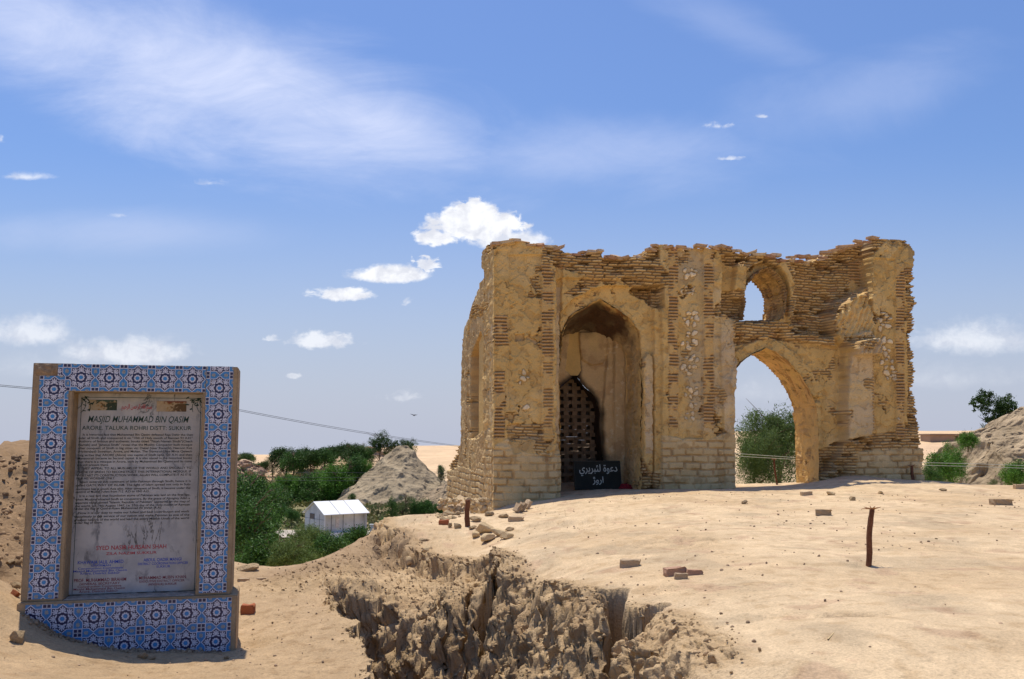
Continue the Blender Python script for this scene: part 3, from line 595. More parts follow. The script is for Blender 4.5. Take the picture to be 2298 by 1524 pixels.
# which masonry shows where
rb = np.zeros_like(UG)
for pg in ([(1216, 535), (1216, 585), (1240, 597), (1300, 612), (1345, 632), (1372, 615), (1420, 640), (1500, 640), (1502, 612), (1482, 590), (1478, 540), (1370, 560)],
           [(1270, 657), (1300, 630), (1312, 620), (1350, 632), (1335, 645), (1290, 662), (1275, 662)], [(1428, 640), (1490, 640), (1490, 692), (1460, 680)],
           [(1600, 540), (1700, 560), (1722, 571), (1668, 596), (1640, 590), (1612, 565)], [(1622, 648), (1672, 650), (1676, 712), (1630, 714)],
           [(1644, 712), (1700, 706), (1795, 728), (1770, 690), (1790, 640), (1762, 580), (1850, 560), (1985, 515), (1990, 540), (1952, 580), (1958, 660), (1926, 662), (1880, 700), (1884, 775), (1815, 768), (1730, 758), (1646, 775)],
           [(1783, 1012), (1800, 1018), (1860, 1004), (1912, 985), (1960, 972), (2085, 965), (2085, 1100), (1783, 1100)], [(1140, 955), (1240, 948), (1242, 985), (1142, 990)],
           [(1420, 1090), (1424, 1035), (1445, 1022), (1462, 1060), (1485, 1060), (1485, 1110), (1420, 1110)], [(1500, 545), (1600, 545), (1600, 558), (1503, 562)], [(2030, 600), (2070, 600), (2070, 1000), (2040, 990), (2036, 700)]):
    rb = np.maximum(rb, poly(wx, wy, pg, 4))
pb = np.maximum.reduce([poly(wx, wy, [(1100, 1030), (1112, 1000), (1142, 985), (1150, 1018), (1240, 1015), (1252, 975), (1264, 978), (1300, 1200), (1100, 1200)], 3), poly(wx, wy, [(1487, 975), (1530, 985), (1590, 988), (1652, 960), (1664, 1200), (1484, 1200)], 3)])
pb = np.maximum(pb, .0 + poly(wx, wy, [(1925, 1012), (2090, 1005), (2090, 1200), (1925, 1200)], 8)); rb = rb * (1 - pb)
rib = np.maximum.reduce([box(wx, wy, 1217, 1241, 592, 795, 2), .8 * box(wx, wy, 1220, 1240, 795, 1000, 3) * (PY < 990), box(wx, wy, 1111, 1140, 706, 775, 2), box(wx, wy, 1110, 1134, 832, 985, 2), box(wx, wy, 1501, 1522, 556, 960, 2), box(wx, wy, 1580, 1602, 556, 960, 2),
                         box(wx, wy, 1932, 1957, 575, 668, 3) * .9, box(wx, wy, 2012, 2030, 590, 985, 2), box(wx, wy, 1950, 1964, 760, 980, 3) * .8])
rb = rb * (1 - rib); pb = pb * (1 - rib * (PY < 960))
Cb = np.broadcast_to(PL, UG.shape + (3,)).copy()
Cb = mixc(Cb, np.array([.54, .41, .235]), .9 * sm(fbm(UG, ZG, Z0, .9, 3, 140), -.1, .35) * sm(PX, 1480, 1540) * sm(-PX, -1660, -1620))
Cb = mixc(Cb, np.array([.60, .46, .28]), np.maximum.reduce([pil, poly(wx, wy, [(1616, 712), (1624, 706), (1646, 722), (1652, 860), (1658, 1000), (1626, 1000)], 3), poly(wx, wy, [(1452, 800), (1470, 800), (1472, 1020), (1452, 1020)], 4), box(wx, wy, 1250, 1264, 640, 1000, 2)]) * .8)
Cb = mixc(Cb, np.array([.55, .38, .17]), poly(wx, wy, [(1140, 1018), (1142, 992), (1238, 985), (1240, 1010)], 5) * .8)
D, CF = relief(PX + .25 * (wx - PX), PY + .25 * (wy - PY), UG, ZG, 200, base, Cb, rb, pb, rib, STN)
st_ = sm(PY, 620, 560) * sm(fbm(UG, ZG, Z0, 3, 4, 150), .0, .3); CF = mixc(CF, np.array([.13, .10, .075]), st_ * .45 * sm(PX, 1740, 1800))
st_ = sm(np.abs(PX - 1700), 60, 20) * sm(np.abs(PY - 716), 14, 4); CF = mixc(CF, np.array([.10, .075, .055]), st_ * .6)
# silhouette, frayed course by course
row = np.floor(ZG / .0525); colu = np.floor((UG + (row % 2) * .09) / .18)
jx = (rnd(row, 0, 7) - .5) * 4.5 + 5 * fbm(0 * UG, ZG, Z0 + 3, 2.2, 4, 160); jy = (rnd(colu, 0, 8) - .5) * 9
spk = [(2062, 684), (2059, 640), (2055, 722), (2053, 612), (2051, 582)]
inside = inpoly(PX + np.where(PX > 1990, jx, 0), PY + np.where(PY < 640, np.where(PX > 1216, jy, jy * .3), 0), TOP)
for sx_, sy_ in spk: inside |= (np.abs(PY - sy_) < (sx_ + 1 - PX) * .22) & (PX > 2040) & (PX < sx_)
hole = inpoly(PX, PY, ALC) | inpoly(PX, PY, ARC) | inpoly(wx, wy, WIN) | inpoly(wx, wy, [(1160, 752), (1176, 751), (1176, 760), (1162, 762)]) * False
keep = inside & ~hole; cell = keep[:-1, :-1] & keep[1:, :-1] & keep[:-1, 1:] & keep[1:, 1:]
front = kid(wall_mesh('front_wall', UG, ZG, D, CF, cell, .95, f2w, M['masonry'], nd_=9, rag=.045, seed=300))

# ---- side wall running back from the left corner
SIL = [(1111, 549), (1103, 546), (1095, 552), (1086, 563), (1083, 580), (1083, 602), (1092, 612), (1090, 622), (1080, 640), (1068, 668), (1060, 690), (1054, 715), (1044, 735), (1042, 760), (1038, 800), (1037, 900), (1036, 1000), (1024, 1012), (1019, 1030), (1010, 1040), (1006, 1060), (1006, 1160), (1111, 1175)]
def s2w(t, d, z): return f2w(d - .028, t, z)
tg = np.arange(.12, 6.6, .012); zg2 = np.arange(C0[2] - .6, EYE + 3.85, .010); TG, ZS = np.meshgrid(tg, zg2)
_x, _y, _z = f2w(0, TG, ZS); SX, SY = proj(_x, _y, _z); ZZ = 0 * TG
sx = SX + .8 * fbm(TG, ZS, ZZ, 2.5, 3, 401); sy = SY + 3 * fbm(TG, ZS, ZZ, 3, 3, 402)
nic = [(1058, 985), (1056, 900), (1057, 800), (1066, 775), (1079, 744), (1088, 765), (1096, 790), (1097, 850), (1095, 950), (1078, 972)]
sb = .42 * poly(sx, sy, nic, 1.0) + .02 * poly(sx, sy, [(1052, 985), (1050, 740), (1060, 715), (1100, 700), (1101, 960), (1075, 985)], 1.5)
sb += .25 * poly(sx, sy, [(1076, 812), (1072, 790), (1079, 752), (1089, 790), (1090, 815), (1082, 822)], 1.2)
srb = np.maximum.reduce([poly(sx, sy, [(1056, 716), (1060, 690), (1100, 676), (1098, 706)], 2), poly(sx, sy, [(1046, 985), (1060, 952), (1090, 936), (1084, 950), (1048, 975)], 2), poly(sx, sy, [(1000, 1060), (1020, 1005), (1034, 1005), (1028, 1050)], 2)])
spb = poly(sx, sy, [(1000, 1200), (1002, 1040), (1030, 1042), (1048, 1048), (1070, 1060), (1078, 1040), (1088, 1020), (1094, 985), (1100, 965), (1115, 965), (1115, 1200)], 3)
sC = np.broadcast_to(np.array([.57, .39, .18]), TG.shape + (3,)).copy(); sC = mixc(sC, np.array([.62, .47, .27]), box(sx, sy, 1098, 1112, 620, 1000, 2))
Ds, Cs = relief(sx, sy, TG, ZS, 420, sb, sC, srb, spb * (1 - srb), ZZ, [], .3)
keep = inpoly(SX, SY + (rnd(np.floor(TG / .2), 3) - .5) * 5, SIL); cell = keep[:-1, :-1] & keep[1:, :-1] & keep[:-1, 1:] & keep[1:, 1:]
sw = wall_mesh('side_wall', TG, ZS, Ds, Cs, cell, .80, s2w, M['masonry'], nd_=5, rag=.04, seed=500); kid(sw)

# ---- reveals of the openings: tubes swept from the face to the back
def densify(pts, step):
    r = []
    for (x0, y0), (x1, y1) in zip(pts[:-1], pts[1:]):
        n = max(1, int(math.hypot(x1 - x0, y1 - y0) / step)); r += [(x0 + (x1 - x0) * i / n, y0 + (y1 - y0) * i / n) for i in range(n)]
    return r + [pts[-1]]
def reveal(name, outline, d0, d1, colf, nd_=90, seed=0, shrink=None, rough=.016, brick=0.0, parent=None):
    pl = densify([tuple(map(float, px2f(x, y, 0.0))) for x, y in outline], .012); u = np.array([p[0] for p in pl]); z = np.array([p[1] for p in pl])
    k = np.ones(5) / 5; us = np.convolve(np.pad(u, 2, 'edge'), k, 'valid'); zs = np.convolve(np.pad(z, 2, 'edge'), k, 'valid')
    t = np.linspace(0, 1, nd_); UU = np.repeat(us[None], nd_, 0); ZZ_ = np.repeat(zs[None], nd_, 0); T = np.repeat(t[:, None], len(us), 1); DD = d0 + (d1 - d0) * T
    du = np.gradient(us); dz = np.gradient(zs); nn = np.hypot(du, dz); nu, nz = (dz / nn)[None], (-du / nn)[None]     # points inward for an up-over-down outline
    s = np.cumsum(np.hypot(du, dz)); S = np.repeat(s[None], nd_, 0)
    q = rough * fbm(UU, ZZ_, DD, 3, 4, seed) + rough * .5 * fbm(UU, ZZ_, DD, 12, 3, seed + 1); C = colf(UU, ZZ_, T, S)
    if brick:
        p, a, b, c = bricks(DD, S, .055, .19, seed + 5); q = q + brick * (-(1 - p) * .02 + (a - .5) * .025); bc = mixc(np.broadcast_to(BR * .8, C.shape), MOR, 1 - p); C = mixc(C, bc, np.full(C.shape[:2], brick * .8))
    if shrink: UU, ZZ_ = shrink(UU, ZZ_, T)
    x, y, w = f2w(UU + nu * q, DD, ZZ_ + nz * q)
    return kid(mesh_np(name, np.stack([x, y, w], -1).reshape(-1, 3), grid_faces(nd_, len(us)), M['masonry'], cols=C.reshape(-1, 3)), parent)
PLO = np.array([.66, .42, .17])  # ochre plaster of the arch reveal, orange bounce light put into the colour
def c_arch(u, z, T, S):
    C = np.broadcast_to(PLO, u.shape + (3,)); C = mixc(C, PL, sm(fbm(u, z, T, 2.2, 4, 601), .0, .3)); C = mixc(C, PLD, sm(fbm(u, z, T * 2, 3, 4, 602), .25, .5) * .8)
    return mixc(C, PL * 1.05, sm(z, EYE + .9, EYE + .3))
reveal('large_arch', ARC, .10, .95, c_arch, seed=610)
def c_win(u, z, T, S):
    C = np.broadcast_to(np.array([.34, .21, .11]), u.shape + (3,)); C = mixc(C, PL, sm(fbm(u, z, T, 3.2, 4, 611), .1, .3) * .8); return mixc(C, SOOT * 2, sm(fbm(u, z, T, 2, 3, 612), .2, .5) * .5)
reveal('upper_window', WIN, .03, .95, c_win, seed=620, brick=.9, rough=.03)
# ---- alcove: vaulted hood sinking to a lower back wall with a screened window
zspring = float(px2f(1440, 742)[1]); zap = float(px2f(1354, 673)[1]); uc = float(px2f(1354, 800)[0])
def shr(Uu, Zz, T):
    k = sm(T, 0, 1) ; lim = (Zz > zspring - .5)
    h = np.maximum(Zz - (zspring - .45), 0); return Uu + (uc - Uu) * .10 * T * sm(h, 0, .8), Zz - h * .42 * T ** 1.5
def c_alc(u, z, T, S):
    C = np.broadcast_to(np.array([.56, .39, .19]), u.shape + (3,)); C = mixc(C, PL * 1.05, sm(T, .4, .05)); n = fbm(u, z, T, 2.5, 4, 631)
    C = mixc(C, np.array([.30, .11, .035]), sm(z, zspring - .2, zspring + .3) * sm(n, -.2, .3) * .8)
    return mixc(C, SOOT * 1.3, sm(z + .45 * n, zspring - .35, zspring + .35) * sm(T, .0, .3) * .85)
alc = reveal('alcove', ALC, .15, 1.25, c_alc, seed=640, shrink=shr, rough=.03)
# back wall of the alcove
LATW = [(1216, 1150), (1216, 960), (1222, 920), (1240, 885), (1266, 862), (1289, 843), (1306, 862), (1325, 882), (1338, 902), (1345, 928), (1342, 950), (1346, 1000), (1352, 1040), (1354, 1150)]
ub = np.arange(px2f(1236, 900, 1.25)[0], px2f(1462, 900, 1.25)[0], .010); zb2 = np.arange(C0[2] - .2, zap, .010); UB, ZB = np.meshgrid(ub, zb2); _x, _y, _z = f2w(UB, 1.25, ZB); BX, BY = proj(_x, _y, _z); Z1 = 0 * UB
bx = BX + 2.2 * fbm(UB, ZB, Z1, 4, 3, 651); by = BY + 2.2 * fbm(UB, ZB, Z1, 4, 3, 652)
db = -.06 * poly(bx, by, [(1300, 745), (1358, 745), (1362, 790), (1352, 815), (1325, 820), (1306, 808), (1300, 790)], 3) + .10 * poly(bx, by, [(1280, 745), (1300, 745), (1303, 830), (1290, 850), (1270, 830)], 4)
db += -.10 * poly(bx, by, [(1362, 740), (1372, 745), (1374, 1110), (1352, 1110), (1350, 930), (1358, 830)], 3) - .16 * sm(bx, 1372, 1376) + .012 * fbm(UB, ZB, Z1, 4, 4, 653) + .005 * fbm(UB, ZB, Z1, 18, 3, 654)
CB = np.broadcast_to(np.array([.62, .43, .21]), UB.shape + (3,)); CB = mixc(CB, np.array([.50, .33, .16]), sm(fbm(UB, ZB, Z1, 3, 4, 655), 0, .35)); CB = mixc(CB, np.array([.70, .56, .33]), sm(fbm(UB, ZB, Z1, 10, 4, 656), .34, .44) * sm(BX, 1350, 1360) * .7)
CB = mixc(CB, np.array([.62, .44, .20]), poly(bx, by, [(1318, 748), (1340, 748), (1342, 780), (1335, 790), (1322, 786)], 8) * .8)
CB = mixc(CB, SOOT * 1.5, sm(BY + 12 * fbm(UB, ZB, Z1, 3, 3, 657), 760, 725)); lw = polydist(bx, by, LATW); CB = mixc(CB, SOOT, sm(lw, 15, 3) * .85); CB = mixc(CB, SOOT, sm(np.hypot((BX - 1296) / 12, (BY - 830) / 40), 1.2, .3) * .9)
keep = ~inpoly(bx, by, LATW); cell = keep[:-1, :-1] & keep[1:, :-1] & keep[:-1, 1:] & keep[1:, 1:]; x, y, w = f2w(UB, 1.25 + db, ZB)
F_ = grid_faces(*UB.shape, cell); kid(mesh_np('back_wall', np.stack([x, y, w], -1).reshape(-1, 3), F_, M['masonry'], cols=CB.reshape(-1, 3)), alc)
# shell behind the alcove so that it is a solid block, not a skin
def solid(name, u0, u1, d0, d1, z0, z1, mat, parent=None, holes=None):
    vs = [f2w(a, b, c) for a in (u0, u1) for b in (d0, d1) for c in (z0, z1)]; fs = [[0, 1, 3, 2], [4, 6, 7, 5], [0, 4, 5, 1], [2, 3, 7, 6], [1, 5, 7, 3], [0, 2, 6, 4]]
    o = mesh_np(name, vs, fs, mat, cols=np.broadcast_to(PL, (8, 3))); return kid(o, parent)
# sooty reveal of the screened window and the pierced brick screen set in it
def px2f_at(pts, d): return [tuple(map(float, px2f(x, y, d))) for x, y in pts]
def tube(name, outline_uz, d0, d1, col, parent, n=12, inset=0):
    pl = densify(outline_uz, .03); vs, cs = [], []
    for k in range(n):
        d = d0 + (d1 - d0) * k / (n - 1)
        for (a, b) in pl:
            j = .02 * float(perlin(np.array([a * 4.]), np.array([b * 4.]), np.array([d * 4.]), 9)[0]); vs.append(f2w(a + j, d, b + j)); cs.append(col)
    return kid(mesh_np(name, np.array(vs), grid_faces(n, len(pl)), M['masonry'], cols=np.array(cs)), parent)
LW = px2f_at(LATW, 1.25)
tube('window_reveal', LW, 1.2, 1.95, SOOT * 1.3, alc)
def outlin(h):  # half-width test of the window at height h
    return [a for (a, b) in LW]
vs, fs = [], []
def bx8(u0, u1, d0, d1, z0, z1, j=.004):
    o = len(vs); r = lambda: random.uniform(-j, j)
    for a in (u0, u1):
        for b in (d0, d1):
            for c in (z0, z1): vs.append(f2w(a + r(), b + r(), c + r()))
    fs.extend([[o, o + 1, o + 3, o + 2], [o + 4, o + 6, o + 7, o + 5], [o, o + 4, o + 5, o + 1], [o + 2, o + 3, o + 7, o + 6], [o + 1, o + 5, o + 7, o + 3], [o, o + 2, o + 6, o + 4]])
ul0, ul1 = min(p[0] for p in LW) - .05, max(p[0] for p in LW) + .02; zl0 = float(px2f(1300, 1100, 1.7)[1]); zl1 = float(px2f(1289, 838, 1.7)[1]); ph = .136; kz = 0; zc = zl0
LWo = LW
while zc < zl1:
    uu = ul0 - (.09 if kz % 2 else 0)
    while uu < ul1:
        L_ = random.uniform(.15, .19)
        if inpoly(np.array([uu + .08]), np.array([zc + .03]), LWo)[0]: bx8(uu, uu + L_ - .006, 1.50, 1.86, zc, zc + .062)
        uu += L_
    uu = ul0 + .03
    if zc > zl0 + .3 or True:
        while uu < ul1:
            if inpoly(np.array([uu + .03]), np.array([zc + .09]), LWo)[0]:
                if zc < zl0 + .45 and zc > zl0 - 1 and random.random() < .0: pass
                bx8(uu, uu + random.uniform(.085, .10), 1.50, 1.86, zc + .0635, zc + .1345)
            uu += .172
    zc += ph; kz += 1
kid(mesh_np('brick_screen', np.array(vs), fs, material('screen_brick', (.17, .11, .06), var=.25, vscale=7, bump=.006, bscale=45, island=.25)), alc)
# blocks that close the masonry above and beside the alcove at the back
zt = float(px2f(1380, 600, 1.3)[1]); ua, ubb = float(px2f(1240, 900, 1.3)[0]), float(px2f(1470, 900, 1.3)[0])
solid('back_pier', ubb - .05, ubb + .35, .9, 1.9, C0[2] - .2, zt - .3, M['masonry']); solid('back_pier', .05, LW[0][0] - .02, .9, 1.9, C0[2] - .2, zt - .3, M['masonry'])
lin = px2f_at([(1289, 845)], 1.25)[0]
solid('vault_mass', LW[0][0] - .02, ubb - .05, 1.27, 1.9, lin[1] + .02, zt - .25, M['masonry']); solid('back_pier', max(p[0] for p in LW) + .02, ubb - .05, 1.45, 1.9, C0[2] - .2, lin[1] + .02, M['masonry'])
solid('vault_mass', .3, ubb, .93, 1.3, zap + .12, zt - .2, M['masonry'])

# ---- loose bricks along the broken top, laid askew
def brick_mesh(name, L_, W_, H_, mat, seed, link=False, chip=.12):
    import bmesh
    bm = bmesh.new(); bmesh.ops.create_cube(bm, size=1); rr = random.Random(seed)
    bmesh.ops.bevel(bm, geom=bm.edges[:], offset=.06, segments=1, affect='EDGES'); bmesh.ops.subdivide_edges(bm, edges=bm.edges[:], cuts=1, use_grid_fill=True)
    for v in bm.verts:
        n = Vector((rr.uniform(-1, 1), rr.uniform(-1, 1), rr.uniform(-1, 1))) * chip * (.5 + (1.4 if v.co.x > .4 and v.co.z > 0 and rr.random() < .5 else 0))
        v.co = Vector(((v.co.x + n.x * .5) * L_, (v.co.y + n.y) * W_, (v.co.z + n.z) * H_))
    me = bpy.data.meshes.new(name); bm.to_mesh(me); bm.free(); me.materials.append(mat); return me
BM = [brick_mesh('loose_brick', _r.uniform(.15, .25), .13, .05, m_, i) for i, m_ in enumerate([M['brick'], M['brick'], material('pale_brick', (.60, .45, .29), var=.2, vscale=9, bump=.005, bscale=50), material('rust_brick', (.42, .24, .14), var=.2, vscale=9, bump=.005, bscale=50), M['stone']])]
tops = [p for p in TOP if p[1] < 600 and p[0] > 1104]
nb = 0; ub_ = .05
while nb < 96 and ub_ < 7.75:
    for rep in range(2):
        if nb >= 96: break
        dpt = random.uniform(-.02, .1) if rep == 0 else random.uniform(.2, .8)
        _x, _y, _z = f2w(ub_, 0, 3.5); pxx = float(proj(_x, _y, _z)[0]); pyy = float(np.interp(pxx, [p[0] for p in tops], [p[1] for p in tops]))
        u_, z_ = px2f(pxx, pyy, 0.0); o = bpy.data.objects.new('loose_brick', random.choice(BM)); COL.objects.link(o)
        o.location = f2w(ub_ + random.uniform(-.04, .04), dpt, float(z_) + random.uniform(-.04, .012) - .03 * rep - .05 * (pxx > 1950)); o.rotation_euler = (random.gauss(0, .14), random.gauss(0, .16), TH + random.gauss(0, .5)); s_ = random.uniform(.75, 1.15); o.scale = (s_, s_, s_)
        kid(o); nb += 1
    ub_ += .155
# ---------------------------------------------------------------- the tiled monument with its marble slab
TS = math.radians(14); SU = np.array([math.cos(TS), math.sin(TS)]); SN = np.array([-math.sin(TS), math.cos(TS)])
_a, _b = ray(62, 1340); S0 = np.array([_a * 7.0, 7.0])
mon = empty('tiled_monument', (S0[0], S0[1], EYE - 1.6), TS, label='concrete monument clad in blue and white star tiles around a marble slab', cat='monument')
ZOFF = -(EYE - 1.6)
def sl(u, z, d): return (u, d, z + EYE + ZOFF)        # local coordinates of the monument (z relative to the eye)
def spx(px, py, d=0.0):
    a, b = ray(px, py); s = (S0 @ SN + d) / (a * SN[0] + SN[1]); return float((a * s - S0[0]) * SU[0] + (s - S0[1]) * SU[1]), float(b * s)
M['concrete'] = material('monument_concrete', (.36, .26, .155), var=.25, vscale=6, bump=.004, bscale=60, fine=.15)
def flat(name, c, rough=.35, spec=.5, **k): return material(name, c, rough=rough, spec=spec, var=k.pop('var', .06), vscale=5, fine=0, **k)
TM = [flat('tile_white', (.62, .62, .70)), flat('tile_blue', (.05, .23, .50), var=.14), flat('tile_navy', (.016, .018, .075)), flat('tile_beige', (.47, .44, .40)), flat('tile_azure', (.04, .25, .56))]
def boxes(name, bl, mat, parent, bev=.006):
    import bmesh
    bm = bmesh.new()
    for (u0, u1, d0, d1, z0, z1) in bl:
        m = Matrix.Translation(((u0 + u1) / 2, (d0 + d1) / 2, (z0 + z1) / 2 + EYE + ZOFF)) @ Matrix.Diagonal((u1 - u0, d1 - d0, z1 - z0, 1)); bmesh.ops.create_cube(bm, size=1, matrix=m)
    if bev: bmesh.ops.bevel(bm, geom=bm.edges[:], offset=bev, segments=2, affect='EDGES')
    me = bpy.data.meshes.new(name); bm.to_mesh(me); bm.free(); me.materials.append(mat); o = bpy.data.objects.new(name, me); COL.objects.link(o); o.parent = parent; return o
T_ = .42
frame = boxes('frame', [(-.048, .238, 0, T_, -1.17, .583), (1.165, 1.428, .0, T_ - .002, -1.17, .580), (.236, 1.167, .001, T_ - .004, .37, .581), (.20, 1.20, .26, T_ - .01, -1.17, .38)], M['concrete'], mon, bev=.007)
plinth = boxes('plinth', [(-.06, 1.474, -.045, T_ + .05, -2.1, -1.168)], M['concrete'], mon, bev=.008)
# a worn sheet of earlier tiles on the ledge inside the opening
def ell_poly(cx, cy, rx, ry, rot=0, n=9):
    c, s = math.cos(rot), math.sin(rot); return [(cx + rx * math.cos(t) * c - ry * math.sin(t) * s, cy + rx * math.cos(t) * s + ry * math.sin(t) * c) for t in [2 * math.pi * i / n for i in range(n)]]
def unit_tile():
    """(layer, material, convex polygon) in a unit square centred on 0"""
    S = [(0, 1, [(-.5, -.5), (.5, -.5), (.5, .5), (-.5, .5)])]
    h = .365; w = .5 - h
    for sx in (-1, 1):
        for sy in (-1, 1):
            S.append((1, 0, [(sx * (h - .012), sy * (h - .012)), (sx * .5, sy * (h - .012)), (sx * .5, sy * .5), (sx * (h - .012), sy * .5)]))
            S.append((2, 2, [(sx * (h + .018), sy * (h + .018)), (sx * .487, sy * (h + .018)), (sx * .487, sy * .487), (sx * (h + .018), sy * .487)]))
            S.append((3, 3, ell_poly(sx * .5, sy * .44, .012, .03, 0, 6))); S.append((3, 3, ell_poly(sx * .44, sy * .5, .03, .012, 0, 6)))
    def star(hh, tip, inner, lay, mt_):
        pts = []
        for k in range(4):
            a = k * math.pi / 2; R = lambda x, y: (x * math.cos(a) - y * math.sin(a), x * math.sin(a) + y * math.cos(a))
            pts += [R(tip, 0), R(hh, inner), R(hh, hh)]; nx = math.pi / 2; pts += [(lambda x, y: (x * math.cos(a) - y * math.sin(a), x * math.sin(a) + y * math.cos(a)))(inner, hh)]
        for i in range(len(pts)): S.append((lay, mt_, [(0, 0), pts[i], pts[(i + 1) % len(pts)]]))
    star(h, .5, .155, 1, 0); star(h - .026, .462, .142, 2, 2)
    for k in range(8):
        a = k * math.pi / 4; r = .275 if k % 2 == 0 else .30
        c, s = math.cos(a), math.sin(a)
        for (dr, dt, rx, ry, ro) in [(0.0, 0, .070, .040, 0), (.085 if k % 2 == 0 else .078, 0, .056, .025, 0), (.055, .054, .050, .022, .45), (.055, -.054, .050, .022, -.45), (.0, .074, .046, .022, .9), (.0, -.074, .046, .022, -.9)]:
            S.append((3, 0, ell_poly((r + dr) * c - dt * s, (r + dr) * s + dt * c, rx, ry, a + ro, 8)))
        b = a + math.pi / 8; S.append((3, 0, ell_poly(.222 * math.cos(b), .222 * math.sin(b), .062, .027, b + math.pi / 2, 8)))
    for k in range(10):
        a = k * math.pi / 5; S.append((4, 0, ell_poly(.100 * math.cos(a), .100 * math.sin(a), .034, .034, 0, 7)))
    S.append((5, 4, ell_poly(0, 0, .070, .070, 0, 12)))
    for k in range(4):
        a = k * math.pi / 2
        for q in (-.25, .25):
            x, y = .482, q * .93
            for (dx, dy, rx, ry) in [(0, 0, .026, .075), (-.012, .03 * (1 if q < 0 else -1), .03, .024), (-.008, -.02 * (1 if q < 0 else -1), .036, .02)]:
                X, Y = x + dx, y + dy; ro = a; S.append((3, 3, ell_poly(X * math.cos(a) - Y * math.sin(a), X * math.sin(a) + Y * math.cos(a), rx, ry, ro, 7)))
    return S
UT = unit_tile()
def clip(poly_, x0, x1, y0, y1):
    for ax, lim, sg in ((0, x0, 1), (0, x1, -1), (1, y0, 1), (1, y1, -1)):
        r = []; n = len(poly_)
        for i in range(n):
            a, b = poly_[i], poly_[(i + 1) % n]; ia = (a[ax] - lim) * sg >= 0; ib = (b[ax] - lim) * sg >= 0
            if ia: r.append(a)
            if ia != ib:
                t = (lim - a[ax]) / (b[ax] - a[ax]); r.append((a[0] + t * (b[0] - a[0]), a[1] + t * (b[1] - a[1])))
        poly_ = r
        if len(poly_) < 3: return None
    return poly_
def tiles(name, panels, dface, parent):
    """panels: (u0,u1,z0,z1, origin u, origin z, pitch u, pitch z, [skip cells])"""
    vs, fs, fm = [], [], []; rr = random.Random(3)
    for (u0, u1, z0, z1, ou, oz, pu, pz) in panels:
        for i in range(math.floor((u0 - ou) / pu), math.ceil((u1 - ou) / pu)):
            for j in range(math.floor((z0 - oz) / pz), math.ceil((z1 - oz) / pz)):
                cx, cz = ou + (i + .5) * pu, oz + (j + .5) * pz; dj = rr.uniform(-.0008, .0008)
                for lay, mi, pg in UT:
                    q = clip([(cx + (p[0] * .992) * pu, cz + (p[1] * .992) * pz) for p in pg], u0, u1, z0, z1) if True else None
                    if not q: continue
                    ar = sum(q[k][0] * q[(k + 1) % len(q)][1] - q[(k + 1) % len(q)][0] * q[k][1] for k in range(len(q)))
                    if abs(ar) < 1e-7: continue
                    if ar < 0: q = q[::-1]
                    o = len(vs); vs.extend(sl(a, b, dface - .004 + dj - lay * .0006) for a, b in q); fs.append(list(range(o, o + len(q)))); fm.append(mi)
    # grout bed under the tiles
    return mesh_np(name, vs, fs, None, mats=TM, fmat=fm, parent=parent)
GP = .2025
tiles('frame_tiles', [(0.0, .207, -1.150, .488, 0.002, .488 - 9 * GP, .205, GP), (.19, 1.186, .376, .581, 1.188 - 5 * .2, .377, .2, .204), (1.19, 1.392, -1.150, .581, 1.190, -1.150 - .16, .202, GP), (.125, .19, .488, .581, -.012, .377, .2, .204)], 0, frame)
tiles('plinth_tiles', [(.0, 1.436, -1.9, -1.182, 1.436 - 7 * .2155, -1.182 - 4 * .2155, .2155, .2155)], -.045, plinth)
# broken corner where the tiles have fallen off, and dried mud on the ledge
def crust(name, u0, u1, z0, z1, d, mat, parent, seed, amp=.012, horiz=False, rim=.02):
    nu, nz_ = max(8, int((u1 - u0) / .008)), max(8, int((z1 - z0) / .008)); a, b = np.meshgrid(np.linspace(u0, u1, nu), np.linspace(z0, z1, nz_)); e = np.minimum.reduce([a - u0, u1 - a, b - z0, z1 - b])
    h = amp * (.55 + fbm(a, b, 0 * a, 18, 4, seed)) * sm(e, 0, rim)
    v = np.stack([a, b, h + d], -1) if horiz else np.stack([a, d - h, b + EYE + ZOFF], -1)
    if horiz: v[..., 2] += EYE + ZOFF
    return mesh_np(name, v.reshape(-1, 3), grid_faces(nz_, nu), mat, parent=parent, smooth=True)
crust('broken_corner', -.046, .128, .486, .581, 0.0, material('broken_mortar', (.30, .21, .13), var=.3, vscale=14, bump=.006, bscale=60, fine=.2), frame, 4, .014)
# old tiles laid on the ledge, worn pale
mo = material('worn_ledge', (.42, .35, .28), var=.3, vscale=16, bump=.003, bscale=60, fine=.2)
crust('ledge_mortar', .24, 1.16, .005, .255, -1.166, mo, plinth, 8, .008, True, .01)
# ---- marble slab
ms = bpy.data.materials.new('veined_marble'); ms.use_nodes = True; _t = ms.node_tree; _n = _t.nodes; _l = _t.links; p_ = _n['Principled BSDF']; p_.inputs['Roughness'].default_value = .28
tcx = _n.new('ShaderNodeTexCoord')
def nz2(sc, de, dist=0.0, sy=1.0, rot=0.0):
    m = _n.new('ShaderNodeMapping'); m.inputs['Scale'].default_value = (1, 1, sy); m.inputs['Rotation'].default_value = (0, rot, 0); _l.new(tcx.outputs['Object'], m.inputs[0])
    x = _n.new('ShaderNodeTexNoise'); x.inputs['Scale'].default_value = sc; x.inputs['Detail'].default_value = de; x.inputs['Distortion'].default_value = dist; x.inputs['Roughness'].default_value = .6; _l.new(m.outputs[0], x.inputs['Vector']); return x.outputs['Fac']
def rampf(v, a, b):
    x = _n.new('ShaderNodeMapRange'); x.interpolation_type = 'SMOOTHSTEP'; x.inputs[1].default_value = a; x.inputs[2].default_value = b; _l.new(v, x.inputs[0]); return x.outputs[0]
